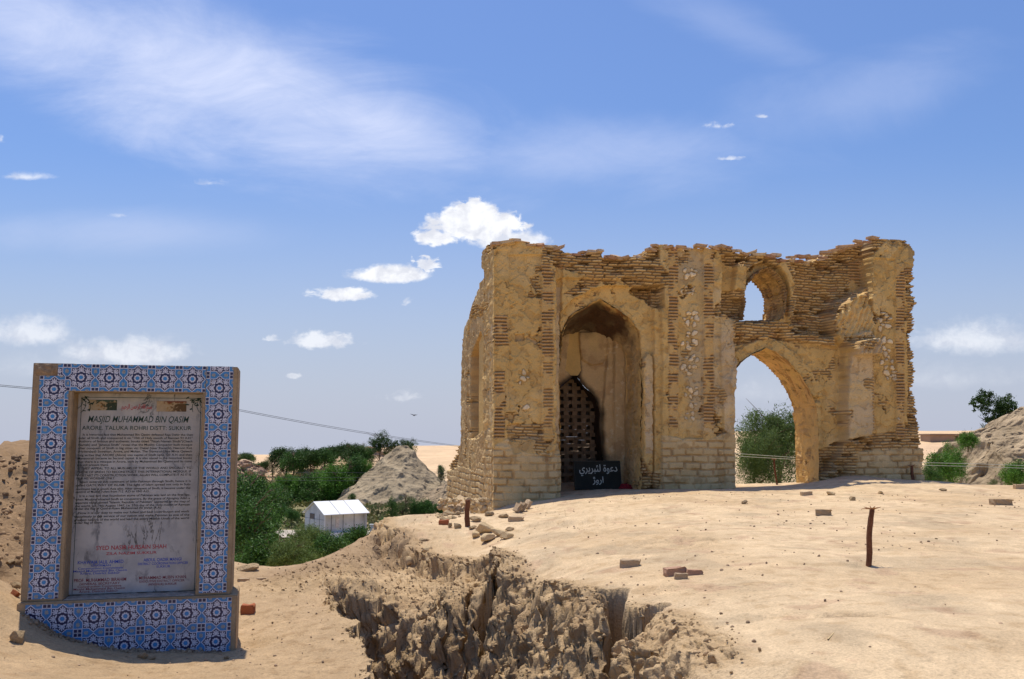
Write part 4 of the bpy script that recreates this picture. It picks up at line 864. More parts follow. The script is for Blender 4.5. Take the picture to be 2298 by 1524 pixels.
def mth(op, a, b):
    x = _n.new('ShaderNodeMath'); x.operation = op
    for i, q in enumerate((a, b)):
        if isinstance(q, (int, float)): x.inputs[i].default_value = q
        else: _l.new(q, x.inputs[i])
    return x.outputs[0]
def mixn(f, a, b):
    x = _n.new('ShaderNodeMix'); x.data_type = 'RGBA'; _l.new(f, x.inputs[0])
    for i, q in ((6, a), (7, b)):
        if isinstance(q, tuple): x.inputs[i].default_value = (*q, 1)
        else: _l.new(q, x.inputs[i])
    return x.outputs[2]
vein = rampf(mth('ABSOLUTE', mth('SUBTRACT', nz2(3.2, 7, 1.2, .42, .25), .5), 0), .016, .0); thick = rampf(nz2(2.6, 3), .48, .62)
c1 = mixn(rampf(nz2(5, 5), .35, .65), (.50, .49, .475), (.37, .37, .375)); c2 = mixn(rampf(nz2(1.6, 3), .52, .75), c1, (.44, .36, .25))
c3 = mixn(rampf(nz2(9, 6, .6, .5), .56, .72), c2, (.16, .17, .19)); c4 = mixn(mth('MULTIPLY', vein, thick), c3, (.05, .055, .06)); _l.new(c4, p_.inputs['Base Color'])
DS = .20
u0s, z1s = spx(172, 890, DS); u1s, _q = spx(440, 890, DS); _q, z0s = spx(290, 1330, DS)
u0s = .236; u1s = max(u1s, 1.167)
slab = boxes('marble_slab', [(.236, 1.168, DS, DS + .03, z0s, .372)], ms, mon, bev=.002)
INKS = {'green': flat('green_ink', (.010, .045, .030), .6), 'black': flat('black_ink', (.022, .022, .024), .6), 'red': flat('red_ink', (.46, .03, .05), .6), 'maroon': flat('maroon_ink', (.22, .02, .04), .6), 'blue': flat('blue_ink', (.02, .07, .46), .6), 'ghost': flat('faded_ink', (.34, .34, .37), .6)}
import unicodedata
def shape_ar(s):
    right_only = set('اأإآدذرزوةىڙؤ'); r = []
    for i, ch in enumerate(s):
        if ch == ' ': r.append(ch); continue
        pv = i > 0 and s[i - 1] != ' ' and s[i - 1] not in right_only; nx = i < len(s) - 1 and s[i + 1] != ' ' and ch not in right_only
        f = 'MEDIAL' if pv and nx else 'FINAL' if pv else 'INITIAL' if nx else 'ISOLATED'
        try: r.append(unicodedata.lookup(unicodedata.name(ch) + ' ' + f + ' FORM'))
        except KeyError: r.append(ch)
    return ''.join(reversed(r))
def text_mesh(s, shear=0.0, off=0.0, space=1.0):
    cu = bpy.data.curves.new('txt', 'FONT'); cu.body = s; cu.shear = shear; cu.offset = off; cu.resolution_u = 3; cu.space_character = space; cu.fill_mode = 'FRONT'
    o = bpy.data.objects.new('txt', cu); COL.objects.link(o); bpy.context.view_layer.update(); dg = bpy.context.evaluated_depsgraph_get(); ev = o.evaluated_get(dg); me = bpy.data.meshes.new_from_object(ev)
    v = [tuple(x.co) for x in me.vertices]; f = [list(p.vertices) for p in me.polygons]; bpy.data.objects.remove(o); bpy.data.curves.remove(cu); bpy.data.meshes.remove(me); return v, f
def place_text(acc, s, x0, x1, y, hpx, d, shear=0, off=.012, fn=spx, drop=()):
    """fit a line between two photographed end points on the plane at depth d; hpx = cap height in px"""
    v, f = text_mesh(s, 0, off); v = [(a + shear * b, b) for a, b, *_ in v]
    if not v: return
    a0 = min(p[0] for p in v); a1 = max(p[0] for p in v); uL, zL = fn(x0, y, d); uR, _ = fn(x1, y, d); _, zt_ = fn(x0, y - hpx, d); kx = (uR - uL) / (a1 - a0); kz_ = (zt_ - zL) / .70; zc_ = fn((x0 + x1) / 2, y, d)[1]
    o = len(acc[0]); acc[0].extend((uL + (p[0] - a0) * kx, zc_ + p[1] * kz_) for p in v); acc[1].extend([i + o for i in q] for q in f)
def ink(name, acc, color, parent, d=DS, lift=.0015):
    return mesh_np(name, [sl(u, z, d - lift) for u, z in acc[0]], acc[1], INKS[color], parent=parent)
acc = ([], []); place_text(acc, 'MASJID MUHAMMAD BIN QASIM', 197, 424, 948, 14.5, DS, .28, .004); place_text(acc, 'ARORE. TALUKA ROHRI DISTT: SUKKUR', 184, 429, 964.8, 9.0, DS, 0, .005); ink('title_lettering', acc, 'green', slab)
body = ['  It is historical fact that Muhammad Bin Qasim defeated Raja Dahir the then', 'ruler of Sindh and conquered it on "10th of Holy month of Ramzan 93 A.H."', 'Authors of famous and authentic books titled "Fatah Namah Sindh"(Chach', 'Namah) and "Janatus Sindh" reveal that the Muslim Conqueror built mosque', 'after conquest of Sindh in big cities viz: Debal (near Karachi), Neroon Kot',
        '(Hyderabad) Sewestan, Arore, and Multan. The Shams-ul-Ulma Mirza Qaleech', 'baig writes that ARORE (Alore) was capital of Sindh upto 125 A.H. and then', 'Mansoorah became its Second capital. It is also stated in the historical books', 'that there is a mosque in Arore, built by Muhammad Bin Qasim and its ruins', 'are still present there.',
        '  THEY APPEAL TO ALL MUSLIMS OF THE WORLD AND SPECIALLY TO', 'THOSE OF SINDH TO RECONSTRUCT THIS INTERNATIONAL MOSQUE. IF', 'WE START ITS CONSTRUCTION WORK, ALLAH WILL COMPLETE IT AS IT IS', 'FOR HIS WORSHIP ONLY.', '  Islam entered sub-continent of Indo-Pakistan through Sindh, hence it is', 'called GATE WAY OF ISLAM. The light of Islam spread not only in Sub-', 'continent but is South Asia also. After conquest of Sindh, it became under the',
        'control of Muslim rulers from 712  A.D to 1843 A.D.', '  It is a real fact that foundation stone of Pakistan was laid on the first day,', 'when Muslims entered Sindh as conquerors. By the grace of Almighty Allah a', 'separate state named "Islamic Republic of Pakistan" appeared on the map of', 'the world, on 14th August 1947, i.e. 27th day of the Holy month of Ramzan', 'under the flag of Quid-e-Azam Muhammad Ali Jinnah (R.A).', '  Now it is our duty to make our fullest and best contribution and work',
        'ceaselessly in the service of our nation and make Pakistan as one of the', 'greatest nations of the world and lead the entire Muslim Umah of the world', 'under flag of Islam.']
yb = [497, 535, 573, 612, 650, 688, 728, 765, 803, 842, 878, 920, 958, 995, 1030, 1068, 1110, 1145, 1188, 1228, 1265, 1302, 1335, 1380, 1420, 1458, 1500]; ends = {9: 425, 13: 500, 17: 890, 22: 1030, 26: 355}
acc = ([], [])
for i, s in enumerate(body):
    y = yb[i]; xl = 85 - 52 * (y - 535) / 920.; xr_ = 1382 - 40 * (y - 535) / 920.; xl += 45 if s.startswith('  ') else 0; xr_ = ends.get(i, xr_)
    place_text(acc, s.strip(), 160 + xl / 5.079, 160 + xr_ / 5.079, 880 + y / 5.079, 4.9, DS, 0, .014)
ink('body_lettering', acc, 'black', slab)
for nm, colr, rows in [('name_lettering', 'red', [('SYED NASIR HUSSAIN SHAH', 216, 373, 1232.5, 9.5), ('ZILA NAZIM SUKKUR', 238, 351.5, 1244, 6)]),
                       ('name_lettering', 'blue', [('KHAWAJA JALIL AHMED', 174.6, 277, 1265, 7.6), ('CHAIRMAN', 204, 248.4, 1271.2, 4.6), ('Construction Committee', 175, 275.5, 1277.2, 4.8), ('Masjid Muhammad Bin Qasim', 165, 284.6, 1283, 4.8), ('Arore, District Sukkur', 179, 269, 1288.6, 4.8), ('ABDUL QADIR MANGI', 322, 407, 1259, 7), ('DISTRICT COORDINATION OFFICER', 309.7, 422, 1266.8, 5.4), ('SUKKUR', 351, 382, 1273.6, 5)]),
                       ('name_lettering', 'maroon', [('PROF. MUHAMMAD IBRAHIM', 166, 283, 1305, 7.6), ('GENERAL SECRETARY', 178, 269, 1312, 5), ('Construction Committee', 174, 272, 1317.8, 4.8), ('Masjid Muhammad Bin Qasim', 165, 280, 1323.4, 4.8), ('Arore, District Sukkur', 177, 265, 1329, 4.8), ('MUHAMMAD MUBIN KHAN', 311.8, 417, 1299, 7), ('EXECUTIVE DISTRICT OFFICER', 313, 414, 1306, 5), ('(REVENUE) SUKKUR', 333, 396.7, 1313, 5)])]:
    for side in (0, 1):
        acc = ([], [])
        for s, x0, x1, y, h in rows:
            if (x0 > 300) == bool(side): place_text(acc, s, x0, x1, y, h, DS, 0, .008)
        if acc[0]: ink(nm, acc, colr, slab)
acc = ([], []); place_text(acc, shape_ar('بسم الله الرحمن الرحيم'), 273, 341, 917, 10, DS, 0, .012); ink('calligraphy', acc, 'red', slab)
# border rule, corner sprays and the two faded vignettes of the header
def ribbon(pts, w, acc):
    for i in range(len(pts) - 1):
        (x0, y0), (x1, y1) = pts[i], pts[i + 1]; n = math.hypot(x1 - x0, y1 - y0) or 1; nx, ny = -(y1 - y0) / n * w / 2, (x1 - x0) / n * w / 2; o = len(acc[0])
        acc[0].extend([(x0 + nx, y0 + ny), (x0 - nx, y0 - ny), (x1 - nx, y1 - ny), (x1 + nx, y1 + ny)]); acc[1].append([o, o + 1, o + 2, o + 3])
acc = ([], []); bl, br_, bt, bb = .262, 1.142, .338, z0s + .004; ribbon([(bl, bb), (bl, bt), (br_, bt), (br_, bb)], .0035, acc)
rr_ = random.Random(8)
for sx_, ox in ((1, bl), (-1, br_)):
    for k in range(16):
        a = rr_.uniform(-1.5, .1); r = rr_.uniform(.01, .105); cx_, cy_ = ox + sx_ * r * math.cos(a) * 1.25, bt + r * math.sin(a) * 1.05; o = len(acc[0]); q = ell_poly(cx_, cy_, rr_.uniform(.010, .020), rr_.uniform(.003, .006), rr_.uniform(0, 3.1), 8); acc[0].extend(q); acc[1].append(list(range(o, o + 8)))
    for k in range(3):
        a0 = -.2 - .5 * k; pts = [(ox + sx_ * (.02 + .11 * t) * math.cos(a0 - t * .9), bt + (.02 + .10 * t) * math.sin(a0 - t * .9)) for t in np.linspace(0, 1, 10)]; ribbon(pts, .004, acc)
ink('border_ornament', acc, 'green', slab, lift=.0022)
for (x0, y0, x1, y1, cs_, sd) in [(200, 897, 262, 921, [(.42, .34, .22), (.05, .07, .05), (.36, .20, .07), (.07, .11, .09)], 1), (352, 900, 418, 924, [(.46, .36, .24), (.14, .09, .05), (.38, .25, .11), (.22, .08, .05)], 2)]:
    ua_, zt_ = spx(x0, y0, DS); ub2, zb_ = spx(x1, y1, DS); nu, nz_ = 46, 18; a, b = np.meshgrid(np.linspace(ua_, ub2, nu), np.linspace(zb_, zt_, nz_)); f = fbm(a, b, 0 * a, 45, 3, sd); g = (a - ua_) / (ub2 - ua_); h = (b - zb_) / (zt_ - zb_)
    Cq = mixc(np.broadcast_to(np.array(cs_[0]), a.shape + (3,)), np.array(cs_[2]), sm(f, -.1, .1) * sm(g, .2, .4)); Cq = mixc(Cq, np.array(cs_[1]), sm(g + .4 * f, .55, .65) * sm(-h, -.85, -.7)); Cq = mixc(Cq, np.array(cs_[3]), sm(h + .2 * f, .8, .85) * sm(g, .2, .3))
    mesh_np('faded_vignette', np.stack([a, 0 * a + DS - .0018, b + EYE + ZOFF], -1).reshape(-1, 3), grid_faces(nz_, nu), material('vignette_print', attr=True, var=.1, vscale=40, fine=0), parent=slab, cols=Cq.reshape(-1, 3))
# ---------------------------------------------------------------- plants
def leaf_mat(name, c, tr=.25): return material(name, c, rough=.6, spec=.25, var=.22, vscale=.9, fine=0, island=.38, trans=tr)
LM = {'bright': leaf_mat('bright_leaves', (.095, .22, .026)), 'dark': leaf_mat('dark_leaves', (.050, .100, .022)), 'olive': leaf_mat('olive_leaves', (.105, .145, .045)), 'acacia': leaf_mat('feathery_leaves', (.125, .185, .045)), 'deep': leaf_mat('deep_green_leaves', (.055, .130, .022))}
M['bark'] = material('bark', (.16, .11, .07), var=.3, vscale=5, bump=.01, bscale=20)
def crown_np(blobs, n, size, seed, clumps=60, spread=.16, shell=.75, asp=.45, droop=0.0):
    r = np.random.RandomState(seed); W = np.array([(b[3] * b[4] * b[5]) ** (2 / 3) for b in blobs]); W /= W.sum(); bi = r.choice(len(blobs), clumps, p=W)
    dirs = r.normal(size=(clumps, 3)); dirs /= np.linalg.norm(dirs, axis=1)[:, None]; rad = shell + (1 - shell) * r.rand(clumps); rad[r.rand(clumps) < .25] *= .55
    Bc = np.array([b[:3] for b in blobs]); Br = np.array([b[3:] for b in blobs]); cc_ = Bc[bi] + dirs * rad[:, None] * Br[bi]; csz = r.uniform(.55, 1.5, clumps)
    k = r.choice(clumps, n, p=csz / csz.sum()); off = r.normal(size=(n, 3)) * (spread * csz[k])[:, None] * Br[bi[k]].mean(axis=1)[:, None]; off[:, 2] -= droop * np.abs(off[:, 0] + off[:, 1])
    Pp = cc_[k] + off; nrm = r.normal(size=(n, 3)); nrm[:, 2] += .5; nrm /= np.linalg.norm(nrm, axis=1)[:, None]; t = np.cross(nrm, r.normal(size=(n, 3))); t /= np.linalg.norm(t, axis=1)[:, None]; b_ = np.cross(nrm, t)
    s = size * r.uniform(.6, 1.35, n)[:, None]; v = np.stack([Pp - t * s, Pp - b_ * s * asp, Pp + t * s, Pp + b_ * s * asp], 1)
    return v.reshape(-1, 3), np.arange(n * 4).reshape(-1, 4)
def limb_np(segs, k=7):
    V, Fc = [], []
    for (p, q, r0, r1) in segs:
        p, q = Vector(p), Vector(q); d = (q - p).normalized(); a = d.orthogonal().normalized(); b = d.cross(a); o = len(V)
        for (c, r) in ((p, r0), (q, r1)):
            for i in range(k): t = 2 * math.pi * i / k; V.append(tuple(c + a * r * math.cos(t) + b * r * math.sin(t)))
        for i in range(k): Fc.append([o + i, o + (i + 1) % k, o + k + (i + 1) % k, o + k + i])
    return V, Fc
def trunk_segs(h, r, seed, nb=6, lean=.1, start=.25):
    rr = random.Random(seed); S = []; p = Vector((0, 0, -.12 * h)); top = Vector((rr.uniform(-lean, lean) * h, rr.uniform(-lean, lean) * h, h * .75)); pts = [p + (top - p) * t + Vector((rr.uniform(-.03, .03) * h * (t > 0), rr.uniform(-.03, .03) * h * (t > 0), 0)) for t in (0, .33, .66, 1)]
    for i in range(3): S.append((pts[i], pts[i + 1], r * (1 - .28 * i), r * (1 - .28 * (i + 1))))
    for k in range(nb):
        t = start + (1 - start) * rr.random(); b = p + (top - p) * t; a = rr.uniform(0, 6.28); L_ = h * rr.uniform(.25, .45); e = b + Vector((math.cos(a) * L_, math.sin(a) * L_, L_ * rr.uniform(.3, .9))); m = (b + e) / 2 + Vector((0, 0, .06 * h)); S += [(b, m, r * .45, r * .3), (m, e, r * .3, r * .1)]
        for q in range(2): e2 = e + Vector((rr.uniform(-.2, .2) * h, rr.uniform(-.2, .2) * h, rr.uniform(0, .2) * h)); S.append((m, e2, r * .2, r * .06))
    return S
PROTO = {}
ORD = ['leftmost', 'second from left', 'third from left', 'fourth from left', 'fifth from left', 'sixth from left', 'seventh from left', 'eighth from left', 'ninth from left', 'tenth from left']
def nth(px, l):
    i = sorted(l).index(px); return 'rightmost' if i == len(l) - 1 else ORD[i]
def proto(kind, v, asp=1.0):
    """meshes for one plant of unit size: width 2, height 1..2 (crown, trunk)"""
    key = (kind, v, asp)
    if key in PROTO: return PROTO[key]
    rr = random.Random(hash(kind) % 1 + v * 31 + len(kind))
    if kind in ('bright', 'deep'):
        bl = [(rr.uniform(-.45, .45), rr.uniform(-.45, .45), rr.uniform(.3, .62), rr.uniform(.35, .55), rr.uniform(.35, .55), rr.uniform(.28, .42)) for _ in range(6)] + [(0, 0, .45, .8, .8, .42)]; cv = crown_np([(a, b, c * asp, d, e, f * asp) for a, b, c, d, e, f in bl], 9500, .036, v + 1, 150, .15, .8)
    elif kind == 'dark':
        bl = [(rr.uniform(-.5, .5), rr.uniform(-.5, .5), rr.uniform(.35, .7), rr.uniform(.3, .5), rr.uniform(.3, .5), rr.uniform(.25, .35)) for _ in range(8)] + [(0, 0, .5, .75, .75, .4)]; cv = crown_np([(a, b, c * asp, d, e, f * asp) for a, b, c, d, e, f in bl], 8500, .036, v + 5, 130, .14, .78)
    elif kind == 'olive':
        bl = [(rr.uniform(-.6, .6), rr.uniform(-.5, .5), rr.uniform(.25, .6), rr.uniform(.25, .5), rr.uniform(.3, .5), rr.uniform(.2, .35)) for _ in range(8)]; cv = crown_np([(a, b, c * asp, d, e, f * asp) for a, b, c, d, e, f in bl], 5500, .030, v + 9, 110, .15, .7, .3)
    elif kind == 'acacia':
        bl = [(rr.uniform(-.55, .55), rr.uniform(-.4, .4), rr.uniform(.3, .8), rr.uniform(.28, .5), rr.uniform(.3, .5), rr.uniform(.18, .3)) for _ in range(10)] + [(0, 0, .45, .8, .7, .42)]; cv = crown_np([(a, b, c * asp, d, e, f * asp) for a, b, c, d, e, f in bl], 30000, .030, v + 14, 300, .15, .7, .2)
    elif kind == 'lobed':
        bl = [(-.55, 0, .95, .34, .3, .22), (-.25, 0, 1.15, .3, .3, .22), (.5, 0, .95, .42, .35, .28), (.62, .1, .75, .3, .3, .2), (.0, 0, .62, .38, .3, .3), (-.05, 0, .3, .34, .3, .3), (.3, .1, .5, .35, .3, .25), (-.8, 0, .85, .14, .15, .12)]; cv = crown_np([(a, b, c * asp, d, e, f * asp) for a, b, c, d, e, f in bl], 12000, .034, v + 20, 170, .15, .75, .55)
    me = []
    o = mesh_np('crown', cv[0], cv[1], LM['acacia' if kind == 'acacia' else 'dark' if kind == 'lobed' else kind], link=False); me.append(o.data)
    tv = limb_np(trunk_segs(.9 * asp, .05, v + 3, 9, .12, .1)); o = mesh_np('trunk', tv[0], tv[1], M['bark'], link=False, smooth=True); me.append(o.data); PROTO[key] = me; return me
def plant(name, kind, v, px, ytop, ybot, hw, D, label, cat, group=None, depth=1.0, rz=None):
    """a plant whose foot and top are seen at these heights, hw pixels to each side, D metres off"""
    X, Y, Z0_ = at_Y(px, ybot, D); Z1_ = at_Y(px, ytop, D)[2]; W_ = hw / FPX * math.hypot(X, Y); H = (Z1_ - Z0_) / (1.28 if kind == 'lobed' else .98)
    t = empty(name, (X, Y, Z0_), label=label, cat=cat, group=group); ap = H / W_; ap = min([.5, .75, 1.0, 1.35, 1.8, 2.4], key=lambda q: abs(math.log(q / ap))); me = proto(kind, v, ap)
    t.rotation_euler[2] = random.uniform(0, 6.28) if rz is None else rz; sc = (W_, W_ * depth, H / ap)
    for nm, m in (('crown', me[0]), ('trunk', me[1])):
        o = bpy.data.objects.new(nm, m); COL.objects.link(o); o.parent = t; o.scale = sc
    return t
G1 = 'dark trees along the far ridge'; G2 = 'bright green bushes on the slope left of the grey mound'; G3 = 'low bushes on the valley floor'; G4 = 'bushes beyond the plateau on the right'
for i, (px, yt, yb_, hw) in enumerate([(612, 1022, 1066, 26), (640, 1004, 1066, 40), (678, 1006, 1058, 34), (712, 1010, 1046, 30), (742, 1002, 1038, 30), (775, 996, 1032, 30), (808, 992, 1030, 26), (590, 1035, 1062, 18)]):
    plant('ridge_tree', 'dark' if i % 3 else 'olive', i % 3, px, yt, yb_, hw * 1.2, 132, nth(px, [612, 640, 678, 712, 742, 775, 808, 590]) + ' dark tree of the row along the far ridge', 'tree', G1)
for i, (px, yt, yb_, hw, w_) in enumerate([(658, 1010, 1062, 40, 'large dark tree in front of the ridge row, nearer its left end'), (698, 1008, 1056, 38, 'dark tree standing in front of the middle of the ridge row'), (728, 1004, 1046, 34, 'dark tree just left of the pale sand outcrop on the ridge'), (790, 994, 1040, 36, 'dark tree of the ridge nearest the tall round tree'), (822, 1002, 1044, 26, 'dark tree touching the foot of the tall round tree'), (570, 1040, 1072, 28, 'dark bush over the reddish outcrop')]):
    plant('ridge_tree', 'dark' if i % 2 else 'deep', i % 3, px, yt, yb_, hw, 127, w_, 'tree')
plant('ridge_tree', 'dark', 1, 548, 1017, 1048, 34, 150, 'low dark tree on the skyline just right of the monument', 'tree')
plant('round_tree', 'dark', 4, 851, 966, 1038, 31, 128, 'tall round dark tree standing highest behind the grey mound', 'tree')
plant('round_tree', 'dark', 5, 917, 981, 1024, 27, 128, 'round dark tree on the right shoulder of the mound top', 'tree'); plant('round_tree', 'dark', 6, 883, 986, 1022, 18, 128, 'small dark tree between two round trees on the ridge', 'tree')
for i, (px, yt, yb_, hw) in enumerate([(640, 1064, 1122, 34), (606, 1086, 1132, 26), (682, 1062, 1136, 40), (722, 1052, 1136, 40), (760, 1036, 1124, 42), (798, 1016, 1088, 34), (740, 1080, 1140, 34), (775, 1062, 1122, 30), (700, 1092, 1144, 34), (815, 1030, 1070, 20), (665, 1078, 1128, 30)]):
    plant('green_bush', 'bright' if i % 3 != 2 else 'deep', i % 4, px, yt, yb_, hw * 1.25, 112 + (i % 4), nth(px, [640, 606, 682, 722, 760, 798, 740, 775, 700, 815, 665]) + ' bush of the bright green thicket left of the grey mound', 'bush', G2)
for i, (px, yt, yb_, hw) in enumerate([(910, 1106, 1146, 26), (950, 1120, 1158, 34), (850, 1124, 1160, 30), (985, 1128, 1164, 30), (905, 1128, 1160, 30), (935, 1135, 1170, 28), (968, 1138, 1172, 26)]):
    plant('valley_bush', ['olive', 'deep'][i % 2], i % 3, px, yt, yb_, hw, 88, nth(px, [910, 950, 850, 985, 905, 935, 968]) + ' low bush of the hedge at the foot of the grey mound', 'bush', G3)
plant('small_tree', 'deep', 2, 880, 1112, 1166, 17, 80, 'small tree with a bare trunk in front of the low hedge', 'tree'); plant('small_bush', 'deep', 3, 790, 1107, 1126, 11, 100, 'tiny round bush on the sand above the shed roof', 'bush')
plant('small_bush', 'dark', 1, 990, 1042, 1086, 16, 108, 'dark bush on the dune beside the ruin', 'bush')
plant('reed_bush', 'olive', 2, 634, 1098, 1134, 18, 104, 'grey green reedy bush at the foot of the thicket', 'bush')
for i, (px, yt, yb_, hw) in enumerate([(628, 1132, 1166, 30), (590, 1118, 1160, 30), (655, 1142, 1168, 22), (838, 1166, 1192, 22), (862, 1160, 1182, 18)]):
    plant('valley_bush', ['deep', 'olive'][i % 2], i % 3, px, yt, yb_, hw, 82 - 2 * i, ['low bush left of the white shed beside the road', 'bush nearest the monument on the far side of the road', 'small bush at the left wall of the shed', 'low bush to the right of the white shed', 'small bush right of the shed beside the plateau edge'][i], 'bush')
plant('big_tree', 'deep', 7, 548, 1034, 1232, 88, 42, 'large dark green tree directly behind the right edge of the monument', 'tree'); plant('big_tree', 'deep', 6, 560, 1110, 1270, 82, 34, 'dark lower tree below the large tree behind the monument', 'tree')
plant('thorn_bush', 'deep', 0, 612, 1206, 1300, 84, 19, 'broad green thorn bush in front of the shed, nearest the monument', 'bush'); plant('thorn_bush', 'acacia', 1, 690, 1176, 1268, 70, 26, 'sprawling thorn bush with brown twigs before the shed', 'bush')
plant('green_bush', 'bright', 2, 560, 1100, 1200, 70, 60, 'broad bright bush beside the big tree at the monument edge', 'bush'); plant('green_bush', 'deep', 0, 620, 1092, 1150, 46, 96, 'rounded dark bush between the thicket and the road', 'bush'); plant('green_bush', 'bright', 1, 575, 1068, 1130, 44, 100, 'bright bush below the reddish outcrop', 'bush')
plant('thorn_bush', 'acacia', 4, 660, 1215, 1290, 70, 17, 'low thorn bush spilling over the crest behind the path', 'bush')
plant('thorn_bush', 'deep', 1, 735, 1198, 1262, 66, 22, 'green bush on the bank below the shed front', 'bush'); plant('thorn_bush', 'deep', 2, 800, 1180, 1244, 56, 24, 'green bush against the plateau edge right of the shed', 'bush')
plant('acacia_tree', 'acacia', 2, 1752, 914, 1130, 104, 34, 'feathery green acacia tree seen through the large arch', 'tree'); plant('acacia_tree', 'acacia', 3, 1700, 965, 1120, 74, 31, 'lower acacia in front of the taller one in the arch', 'tree')
plant('green_bush', 'bright', 3, 2112, 1012, 1098, 40, 24, 'bright green bush right against the ruin end wall', 'bush'); plant('green_bush', 'deep', 2, 2092, 1040, 1100, 26, 22.5, 'lowest green bush touching the foot of the ruin end', 'bush')
plant('green_bush', 'bright', 1, 2140, 990, 1082, 34, 25.5, 'green bush climbing the left flank of the rocky hill', 'bush'); plant('green_bush', 'bright', 2, 2172, 966, 1010, 26, 27, 'small bush on the shoulder of the rocky hill', 'bush')
plant('green_bush', 'bright', 0, 2284, 1034, 1094, 38, 22, 'bright green bush in front of the rocky hill at the right edge', 'bush'); plant('green_bush', 'olive', 0, 2228, 1072, 1092, 14, 22.5, 'tiny weed at the foot of the rocky hill', 'bush')
plant('lobed_tree', 'lobed', 1, 2232, 882, 985, 50, 31.5, 'dark tree with a lobed crown standing behind the rocky hill', 'tree', rz=0, depth=.9)
# palm
pm = empty('palm_tree', at_Y(26, 1018, 60), label='small palm tree peeking over the rubble slope left of the monument', cat='palm tree')
tv = limb_np([((0, 0, -1.5), (0, 0, .1), .09, .07)]); o = mesh_np('trunk', tv[0], tv[1], M['bark'], parent=pm)
V_, F__ = [], []
for k in range(16):
    a = k * 2.4; el = .9 - .07 * k; pts = [Vector((math.cos(a) * .75 * t, math.sin(a) * .75 * t, .1 + .75 * t * math.sin(el) - .55 * t * t)) for t in np.linspace(0, 1, 8)]; sd_ = Vector((-math.sin(a), math.cos(a), 0))
    for i in range(7):
        for sgn in (-1, 1):
            o_ = len(V_); w_ = .16 * (1 - abs(i / 7 - .4)); V_ += [tuple(pts[i]), tuple(pts[i] + (pts[i + 1] - pts[i]) * .35), tuple(pts[i + 1] + sd_ * sgn * w_ - Vector((0, 0, .06)))]; F__.append([o_, o_ + 1, o_ + 2])
mesh_np('fronds', V_, F__, LM['dark'], parent=pm)

# ---------------------------------------------------------------- shed in the valley
WP = material('painted_panel', (.60, .61, .60), rough=.5, var=.16, vscale=1.6, fine=.1); WR = material('roof_sheet', (.80, .81, .80), rough=.45, var=.04, vscale=1, fine=.02); DK = material('panel_joint', (.09, .09, .10)); SW = material('shed_window', (.02, .025, .07), rough=.2, spec=.6)
PHI = math.radians(38); sx0, sy0, sz0 = at_Y(727, 1211, 68.0)
shed = empty('white_shed', (sx0, sy0, sz0), PHI, label='small white panel shed with a gabled roof beside the valley road', cat='shed')
SL, SW_, SH = 3.45, 3.15, 1.78; RH = .78
def shed_box(name, b, mat, parent, bev=0):
    vs, fs = [], []
    for (x0, x1, y0, y1, z0, z1) in b:
        o = len(vs); vs += [(a, c, e) for a in (x0, x1) for c in (y0, y1) for e in (z0, z1)]; fs += [[o, o + 1, o + 3, o + 2], [o + 4, o + 6, o + 7, o + 5], [o, o + 4, o + 5, o + 1], [o + 2, o + 3, o + 7, o + 6], [o + 1, o + 5, o + 7, o + 3], [o, o + 2, o + 6, o + 4]]
    return mesh_np(name, vs, fs, mat, parent=parent)
# gable wall on the left (x = 0) and its twin
def gable(x0, x1):
    v = [(x, y, z) for x in (x0, x1) for (y, z) in ((0, -.6), (SW_, -.6), (SW_, SH), (SW_ / 2, SH + RH - .03), (0, SH))]
    return mesh_np('gable_wall', v, [[4, 3, 2, 1, 0], [5, 6, 7, 8, 9]] + [[i, (i + 1) % 5, (i + 1) % 5 + 5, i + 5] for i in range(5)], WP, parent=shed)
gw = gable(0, .06); gable(SL - .06, SL); shed_box('back_wall', [(.06, SL - .06, SW_ - .06, SW_, -.6, SH)], WP, shed)
fw = shed_box('front_wall', [(.06, SL - .06, .42, .48, -.6, SH + .1)], WP, shed); shed_box('parapet', [(.06, SL - .06, .0, .05, -.6, .42)], WR, shed)
shed_box('panel_joints', [(-.012, -.002, y, y + .03, -.5, SH - .05) for y in (.75, 1.55, 2.3)] + [(-.012, -.002, 0, SW_, SH - .42, SH - .405)], DK, gw)
shed_box('panel_joints', [(x, x + .035, .405, .417, .35, SH) for x in (.75, 1.7, 2.6)], DK, fw); shed_box('window', [(-.02, -.004, 1.62, 2.28, SH - .44, SH - .05)], SW, shed)
shed_box('notice', [(1.1, 1.4, .40, .412, .75, 1.5)], material('paper', (.66, .60, .55)), fw); shed_box('corner_post', [(SL - .07, SL, -.0, .07, -.6, SH), (0.0, .07, -.03, .03, -.6, SH)], WR, shed)
ov = .16
for s in (0, 1):
    y0, y1 = (-ov, SW_ / 2) if s == 0 else (SW_ + ov, SW_ / 2); z0 = SH - ov * RH / (SW_ / 2); v = [(-.12, y0, z0), (SL + .12, y0, z0), (SL + .12, y1, SH + RH), (-.12, y1, SH + RH)]; v += [(a, b, c + .05) for a, b, c in v]
    rf = mesh_np('roof', v, [[0, 1, 2, 3], [7, 6, 5, 4], [0, 4, 5, 1], [1, 5, 6, 2], [2, 6, 7, 3], [3, 7, 4, 0]], WR, parent=shed)
    if s == 0:
        vv, ff = [], []
        for x in (1.15, 2.3):
            o_ = len(vv); vv += [(x, y0, z0 + .056), (x + .03, y0, z0 + .056), (x + .03, y1, SH + RH + .056), (x, y1, SH + RH + .056)]; ff.append([o_, o_ + 1, o_ + 2, o_ + 3])
        mesh_np('roof_seams', vv, ff, DK, parent=rf)
mp_ = at_Y(836, 1196, 52); t = tag(shed_box('marker_post', [(-.13, .13, -.1, .1, -.5, .42), (-.16, .16, -.13, .13, .42, .47)], WP, None), 'short white marker post standing right of the white shed', 'post'); t.location = mp_
